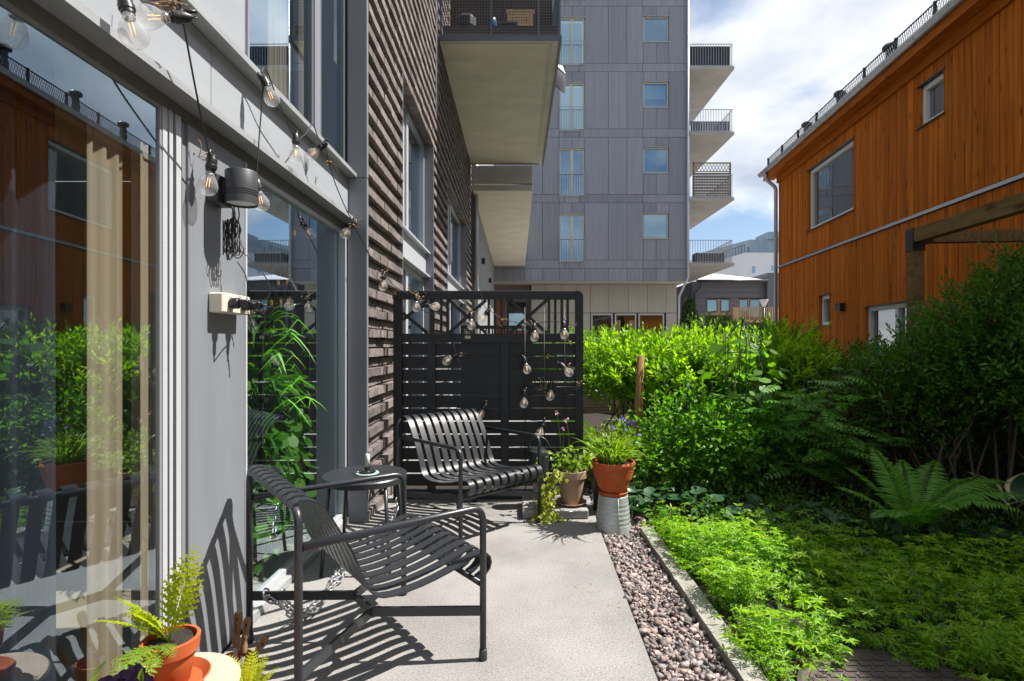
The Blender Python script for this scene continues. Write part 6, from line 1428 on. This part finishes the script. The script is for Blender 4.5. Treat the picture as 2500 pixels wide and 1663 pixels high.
# undergrowth: small ovate leaves mixed into the carpet and filling the shade behind it
rg = np.random.default_rng(171); n = 2600; ux = rg.uniform(.95, 3.6, n); uy = rg.uniform(1.3, 4.9, n); ce = np.array([carpet_edge(v) for v in ux])
ok = ((uy > ce + .05) | (rg.uniform(0, 1, n) < .45)) & (np.hypot(ux - MX, uy - MY_) > .40) & ~((ux < 1.3) & (uy > 3.9)); ux, uy = ux[ok], uy[ok]; n = len(ux)
bs0 = np.stack([ux, uy, 0 * ux], 1); V, I = twig_leaves(bs0, nrm(np.stack([rg.normal(0, .5, n), rg.normal(0, .5, n), np.ones(n)], 1)), rg.uniform(.05, .20, n), 6, .042 * 1.0, .022, rg, spread=1.1)
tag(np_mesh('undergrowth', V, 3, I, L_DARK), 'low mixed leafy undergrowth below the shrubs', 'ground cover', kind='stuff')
ginger('round leaved ginger clump right behind the zinc bucket', [(rd.uniform(.80, 1.35), rd.uniform(3.80, 4.25)) for _ in range(60)], 1)
ginger('round leaved ginger between the woodruff and the pinnate shrub', band(1.3, 2.2, 80), 2)
ginger('shaded round leaved ginger below the big fern', band(2.1, 3.2, 90), 3)

# --- hosta with cream edges
T = empty('hosta', (3.28, 3.55, 0), 'hosta with cream edged leaves at the right edge', 'plant')
def hosta_leaf():
    vs_ = []; fs = []; mi = []; nu, nv = 9, 7
    for i in range(nu):
        u = i / (nu - 1); w = .30 * math.sin(math.pi * min(u * 1.02, 1) ** .75) * (1 - .25 * u) + .002
        for j in range(nv):
            v = -1 + 2 * j / (nv - 1); vs_.append((u - .12 * u * u, v * w, .30 * u - .62 * u * u + .10 * abs(v) * w * 3 * (1 - u) + .012 * math.sin(v * 9)))
    for i in range(nu - 1):
        for j in range(nv - 1): fs.append((i * nv + j, i * nv + j + 1, (i + 1) * nv + j + 1, (i + 1) * nv + j)); mi.append(1 if j in (0, nv - 2) or i == nu - 2 else 0)
    me = MB().add(vs_, fs, True).mesh('leaf'); me.materials.append(L_HOSTA); me.materials.append(L_CREAM); me.polygons.foreach_set('material_index', mi); return me
HM = hosta_leaf(); f = MB()
for k, (az, el, sc) in enumerate(((40, 60, .28), (5, 25, .30), (-40, 30, .26), (-95, 25, .27), (-140, 35, .24), (170, 45, .24), (110, 60, .26), (-15, 55, .24), (75, 30, .25))):
    bs = Vector((3.28, 3.55, .0)); h = Vector((math.cos(R(az)) * .10, math.sin(R(az)) * .10, .20)); o = piece('leaf', HM, T, bs + h)
    o.matrix_basis = Matrix.Translation(bs + h) @ Matrix.Rotation(R(az), 4, 'Z') @ Matrix.Rotation(-R(el), 4, 'Y') @ Matrix.Scale(sc, 4); f.tube([bs, bs + h * .5 + Vector((0, 0, .04)), bs + h], .005, 5)
tag(f.build('stalks', M['stem_green'], T), kind='stuff')
# --- blue flowers in the bed
for k, (x, y, Y) in enumerate(((1997, 1412, 2.95), (2390, 1578, 2.25), (2106, 1348, 3.2))):
    c = P(x, y, Y); T = empty('blue_flower', (c.x, c.y, 0), ['violet blue flower in the middle of the woodruff', 'violet blue flower near the lower right corner', 'violet blue flower at the ginger leaves'][k], 'flower', 'blue flowers in the bed')
    flower(T, c, (.1, -.7, .6), .030, M['blue_petal'], 5, k); flower(T, c + Vector((.012, -.008, -.02)), (-.4, -.7, .3), .024, M['blue_petal'], 5, k + 9); MB().tube([(c.x, c.y + .02, 0), c], .002, 5).build('stalk', M['stem_green'], T)

# --- green obelisk and its vine
OB = Vector((1.93, 4.62, 0)); T = empty('plant_obelisk', OB, 'green wire obelisk with domed top among the climbing vine', 'trellis')
M['green_wire'] = pm('green_coated_wire', (.010, .055, .035), .4)
for k in range(6):
    a = 2 * math.pi * k / 6 + .3; e = Vector((math.cos(a), math.sin(a), 0)); MB().tube(smooth_path([OB + e * .15, OB + e * .15 + Vector((0, 0, 1.19)), OB + e * .13 + Vector((0, 0, 1.32)), OB + e * .06 + Vector((0, 0, 1.41)), OB + Vector((0, 0, 1.44))], 5), .0045, 6).build('wire', M['green_wire'], T)
for z in (.4, .8, 1.19): MB().tube([OB + Vector((.152 * math.cos(a), .152 * math.sin(a), z)) for a in np.linspace(0, 6.283, 25)[:-1]], .0045, 6, closed=True).build('ring', M['green_wire'], T)
MB().lathe([(.006, 1.43), (.012, 1.46), (.012, 1.475), (0, 1.49)], OB, 10).build('finial', M['green_wire'], T)
def heart_leaf(mat, nm='leaf'):
    vs_ = [(0, 0, 0)]; out = []
    for k in range(15):
        a = -math.pi + 2 * math.pi * k / 14; r = .5 * (1 + .28 * math.cos(a) - .20 * math.cos(2 * a)) * (1 - .35 * (abs(a) > 2.9)); tooth = 1 + .05 * (-1) ** k
        out.append((.38 + r * math.cos(a) * 1.15 * tooth, r * math.sin(a) * .95 * tooth, -.18 * (r * math.cos(a)) ** 2 - .1 * (r * math.sin(a)) ** 2 + .06))
    me = MB().add([(.30, 0, .04)] + out, [(0, 1 + k, 2 + k) for k in range(14)], True).mesh(nm); me.materials.append(mat); return me
HL = heart_leaf(L_VINE)
rg = np.random.default_rng(101); T = empty('climbing_vine', (1.93, 4.62, 0), 'broad leaved vine climbing the green obelisk in the sun', 'climbing plant')
for k in range(130):
    z = rg.uniform(.25, 1.30); th = rg.uniform(0, 6.28); r = rg.uniform(.10, .36) * (1.0 if z < 1.15 else .6); sc = rg.uniform(.05, .10); o = piece('leaf', HL, T, (OB.x + r * math.cos(th), OB.y + r * math.sin(th) * .8, z))
    o.matrix_basis = Matrix.Translation((OB.x + r * math.cos(th), OB.y + r * math.sin(th) * .8, z)) @ Matrix.Rotation(th + rg.normal(0, .5), 4, 'Z') @ Matrix.Rotation(rg.uniform(.0, .9), 4, 'Y') @ Matrix.Rotation(rg.normal(0, .35), 4, 'X') @ Matrix.Scale(sc, 4)
f = MB()
for k in range(10):
    pts = []; a = rg.uniform(0, 6.28); tw = rg.uniform(-4, 4)
    for i in range(10): z = 1.35 * i / 9; r = .13 + .05 * math.sin(i * 1.7 + k); pts.append((OB.x + r * math.cos(a + tw * i / 9), OB.y + r * math.sin(a + tw * i / 9), z))
    f.tube(pts, .003, 5)
tag(f.build('stems', M['stem_green'], T), kind='stuff')
# lower climbing tangle in front of the hedge
rg = np.random.default_rng(111); T = empty('clematis', (1.42, 4.55, 0), 'sunlit clematis tangle between terracotta pot and obelisk', 'climbing plant')
ells = [(1.45, 4.62, .42, .38, .30, .42), (1.15, 4.45, .22, .25, .22, .24), (1.75, 4.45, .38, .28, .26, .36)]
p, v = twigs_in(ells, 520, rg, 9, .02, 2.0, .3); d = nrm(v * .6 + [0, -.1, .35] + rg.normal(0, .6, (len(p), 3))); V, I = twig_leaves(p, d, rg.uniform(.08, .2, len(p)), 5, .058, .034, rg, spread=1.0); np_mesh('crown', V, 3, I, L_VINE, T)
f = MB()
for k in range(26): f.tube(bendy((1.42 + rg.normal(0, .2), 4.6 + rg.normal(0, .12), 0), (1.45 + rg.normal(0, .28), 4.5 + rg.normal(0, .18), rg.uniform(.3, .85)), rg, 5, .12), .0022, 4)
tag(f.build('stems', M['stem_green'], T), kind='stuff')
T = empty('low_obelisk', (1.62, 4.75, 0), 'slim dark green plant support left of the obelisk', 'plant support')
for a, c in (((1.45, 4.75, 0), (1.50, 4.75, .92)), ((1.56, 4.8, 0), (1.51, 4.76, .92)), ((1.62, 4.7, 0), (1.52, 4.74, .90))): MB().tube([a, c], .006, 6).build('rod', M['green_wire'], T)

# --- plant in the terracotta pot: strappy leaves and violet flowers
def strap(f, base, az, L, w, el, arch, seg=7):
    base = Vector(base); h = Vector((math.cos(az), math.sin(az), 0)); s = Vector((-h.y, h.x, 0)); vs_ = []
    for i in range(seg + 1):
        t = i / seg; c = base + h * (L * (math.cos(el) * t + .25 * arch * t * t)) + Vector((0, 0, L * (math.sin(el) * t - arch * .75 * t * t * t))); ww = w * (1 - t ** 3) * (.6 + .8 * t if t < .5 else 1) / 2 + .0006
        vs_ += [c - s * ww + Vector((0, 0, ww * .5)), c, c + s * ww + Vector((0, 0, ww * .5))]
    fs = []
    for i in range(seg):
        a = i * 3; fs += [(a, a + 1, a + 4, a + 3), (a + 1, a + 2, a + 5, a + 4)]
    f.add(vs_, fs, True)
rd = random.Random(13); T = empty('pot_lily', (ZX, ZY, .44), 'strappy green plant with violet flowers in the terracotta pot', 'plant'); f = MB()
for k in range(95):
    a = rd.uniform(0, 6.28); r = rd.uniform(0, .08); strap(f, (ZX + r * math.cos(a), ZY + r * math.sin(a), .43), a + rd.uniform(-.5, .5), rd.uniform(.16, .36), rd.uniform(.008, .016), rd.uniform(.75, 1.45), rd.uniform(.2, .8))
f.build('leaves', L_POT, T)
rg = np.random.default_rng(131); n = 190; b0 = np.stack([ZX + rg.normal(0, .055, n), ZY + rg.normal(0, .05, n), .45 + rg.uniform(0, .16, n)], 1); d = nrm(np.stack([b0[:, 0] - ZX, b0[:, 1] - ZY, .06 + 0 * b0[:, 0]], 1) + rg.normal(0, .03, (n, 3))); V, I = leaf_geo(b0, d, np.array([[0, 0, 1.]]) + rg.normal(0, .3, (n, 3)), .055, .022); np_mesh('foliage', V, 3, I, L_POT, T)
for k, (x, y) in enumerate(((1519, 1022), (1540, 1030), (1530, 1044), (1493, 1045), (1547, 1035), (1558, 1060))):
    c = P(x, y, ZY + rd.uniform(-.03, .03)); MB().tube(smooth_path([(ZX + rd.uniform(-.03, .03), ZY, .44), (c.x * .7 + ZX * .3, ZY, (c.z + .44) / 2), c]), .0018, 5).build('flower_stalk', M['stem_green'], T)
    for j in range(6 if k < 2 else 3): flower(T, c + Vector((rd.uniform(-.018, .018), rd.uniform(-.018, .018), rd.uniform(-.02, .02))), (rd.uniform(-1, 1), -1, rd.uniform(0, 1)), .009, M['purple'], 5, k * 10 + j)
# --- plants of the beige pot: lobed leaves, trailing golden ivy, pink flower stalks
rg = np.random.default_rng(141); T = empty('pot_columbine', (BX, BYp, .30), 'lobed leaf plant with pink flower stalks in the beige pot', 'plant')
n = 150; b0 = np.stack([BX - .02 + rg.normal(0, .065, n), BYp + rg.normal(0, .05, n), .31 + rg.uniform(0, .20, n) * rg.uniform(.3, 1, n)], 1); V, I = leaf_geo(b0, rg.normal(0, 1, (n, 3)) + [0, 0, .1], np.array([[0, -.2, 1.]]) + rg.normal(0, .45, (n, 3)), .042, .032); np_mesh('leaves', V, 3, I, L_POT, T)
f = MB()
for k in range(24): f.tube(bendy((BX + rg.normal(0, .03), BYp + rg.normal(0, .03), .29), (BX - .02 + rg.normal(0, .07), BYp + rg.normal(0, .05), rg.uniform(.36, .5)), rg, 4, .08), .0014, 4)
tag(f.build('stems', M['stem_green'], T), kind='stuff')
for k, (x, y, xb) in enumerate(((1360, 1008, 1368), (1381, 1028, 1390), (1376, 1046, 1372), (1383, 1024, 1388))):
    c = P(x, y, BYp - .02); MB().tube(smooth_path([P(xb, 1100, BYp), P((x + xb) / 2 + 3, 1065, BYp - .01), c]), .0017, 5).build('flower_stalk', M['stem_green'], T)
    for j in range(5): flower(T, c + Vector((rg.uniform(-.012, .012), rg.uniform(-.012, .012), rg.uniform(-.014, .014))), (rg.uniform(-1, 1), -1, rg.uniform(-.2, 1)), .008, M['pink'], 5, 200 + k * 9 + j)
def ivy_leaf():
    vs_ = [(.35, 0, 0), (0, 0, 0), (.12, .30, -.05), (.38, .46, -.10), (.46, .20, -.02), (.72, .22, -.08), (1.0, 0, -.14), (.72, -.22, -.08), (.46, -.20, -.02), (.38, -.46, -.10), (.12, -.30, -.05)]
    me = MB().add(vs_, [(0, 1 + k, 1 + (k + 1) % 10) for k in range(10)], True).mesh('leaf'); me.materials.append(L_IVY); return me
IM = ivy_leaf(); rd = random.Random(15); T = empty('golden_ivy', (.27, 3.93, .30), 'trailing golden ivy hanging from the beige pot over the slab', 'climbing plant')
for k in range(250):
    t = rd.uniform(0, 1); x = .29 - .09 * math.sin(t * 2.2) + rd.gauss(0, .035 + .02 * (t > .8)); y = 3.98 - .14 * t ** .6 + rd.gauss(0, .025); z = max(.012, .345 - .36 * t + rd.gauss(0, .012))
    o = piece('leaf', IM, T, (x, y, z)); o.matrix_basis = Matrix.Translation((x, y, z)) @ Matrix.Rotation(rd.uniform(-2.6, -.5), 4, 'Z') @ Matrix.Rotation(rd.uniform(.2, 1.25), 4, 'Y') @ Matrix.Rotation(rd.gauss(0, .4), 4, 'X') @ Matrix.Scale(rd.uniform(.026, .046), 4)
f = MB()
for k in range(9): f.tube(smooth_path([(.33 + rd.uniform(-.03, .03), 4.0, .32), (.27 + rd.gauss(0, .03), 3.93, .30), (.22 + rd.gauss(0, .03), 3.87, .17), (.22 + rd.gauss(0, .04), 3.85, .03)]), .0018, 4)
tag(f.build('stems', M['stem_green'], T), kind='stuff')
rg = np.random.default_rng(151); T = empty('tub_plant', (.70, 4.12, .31), 'small leafy plant in the dark plastic tub', 'plant'); n = 70
b0 = np.stack([.66 + rg.normal(0, .08, n), 4.12 + rg.normal(0, .06, n), .33 + rg.uniform(0, .10, n)], 1); V, I = leaf_geo(b0, rg.normal(0, 1, (n, 3)) + [-.3, -.2, .2], np.array([[0, 0, 1.]]) + rg.normal(0, .4, (n, 3)), .06, .03); np_mesh('leaves', V, 3, I, L_POT, T)

# --- house plants on the stand behind the window
rd = random.Random(17); T = empty('dracaena', (-1.42, 3.0, 1.32), 'striped dracaena inside at the top of the plant stand', 'house plant'); f = MB()
for k in range(80):
    a = rd.uniform(0, 6.28); strap(f, (-1.42 + rd.uniform(-.05, .05), 3.0 + rd.uniform(-.12, .12), rd.uniform(.85, 1.34)), a, rd.uniform(.22, .40), rd.uniform(.022, .036), rd.uniform(.5, 1.4), rd.uniform(.5, 1.3), 9)
f.build('leaves', L_HOUSE, T)
MB().lathe([(.07, 1.321), (.09, 1.40), (.085, 1.40), (0, 1.38)], (-1.44, 3.0, 0), 24).build('pot', M['black'], T)
T = empty('pothos', (-1.40, 3.1, .97), 'trailing pothos inside filling the lower window', 'house plant'); HP = heart_leaf(L_HOUSE)
for k in range(330):
    z = rd.uniform(.12, 1.10); y = 3.08 + rd.uniform(-.34, .34); x = -1.36 + rd.gauss(0, .05); x = min(x, -1.30)
    o = piece('leaf', HP, T, (x, y, z)); o.matrix_basis = Matrix.Translation((x, y, z)) @ Matrix.Rotation(rd.uniform(-1.6, 1.2), 4, 'Z') @ Matrix.Rotation(rd.uniform(.2, 1.3), 4, 'Y') @ Matrix.Rotation(rd.gauss(0, .4), 4, 'X') @ Matrix.Diagonal((1, .72, 1, 1)) @ Matrix.Scale(rd.uniform(.045, .095), 4)
f = MB(); rg = np.random.default_rng(161)
for k in range(40):
    y = 3.1 + rg.normal(0, .2); f.tube(bendy((-1.42 + rg.normal(0, .03), y, 1.0), (-1.38 + rg.normal(0, .06), y + rg.normal(0, .1), rg.uniform(.05, .4)), rg, 7, .05), .0025, 4)
tag(f.build('stems', M['stem_green'], T), kind='stuff')
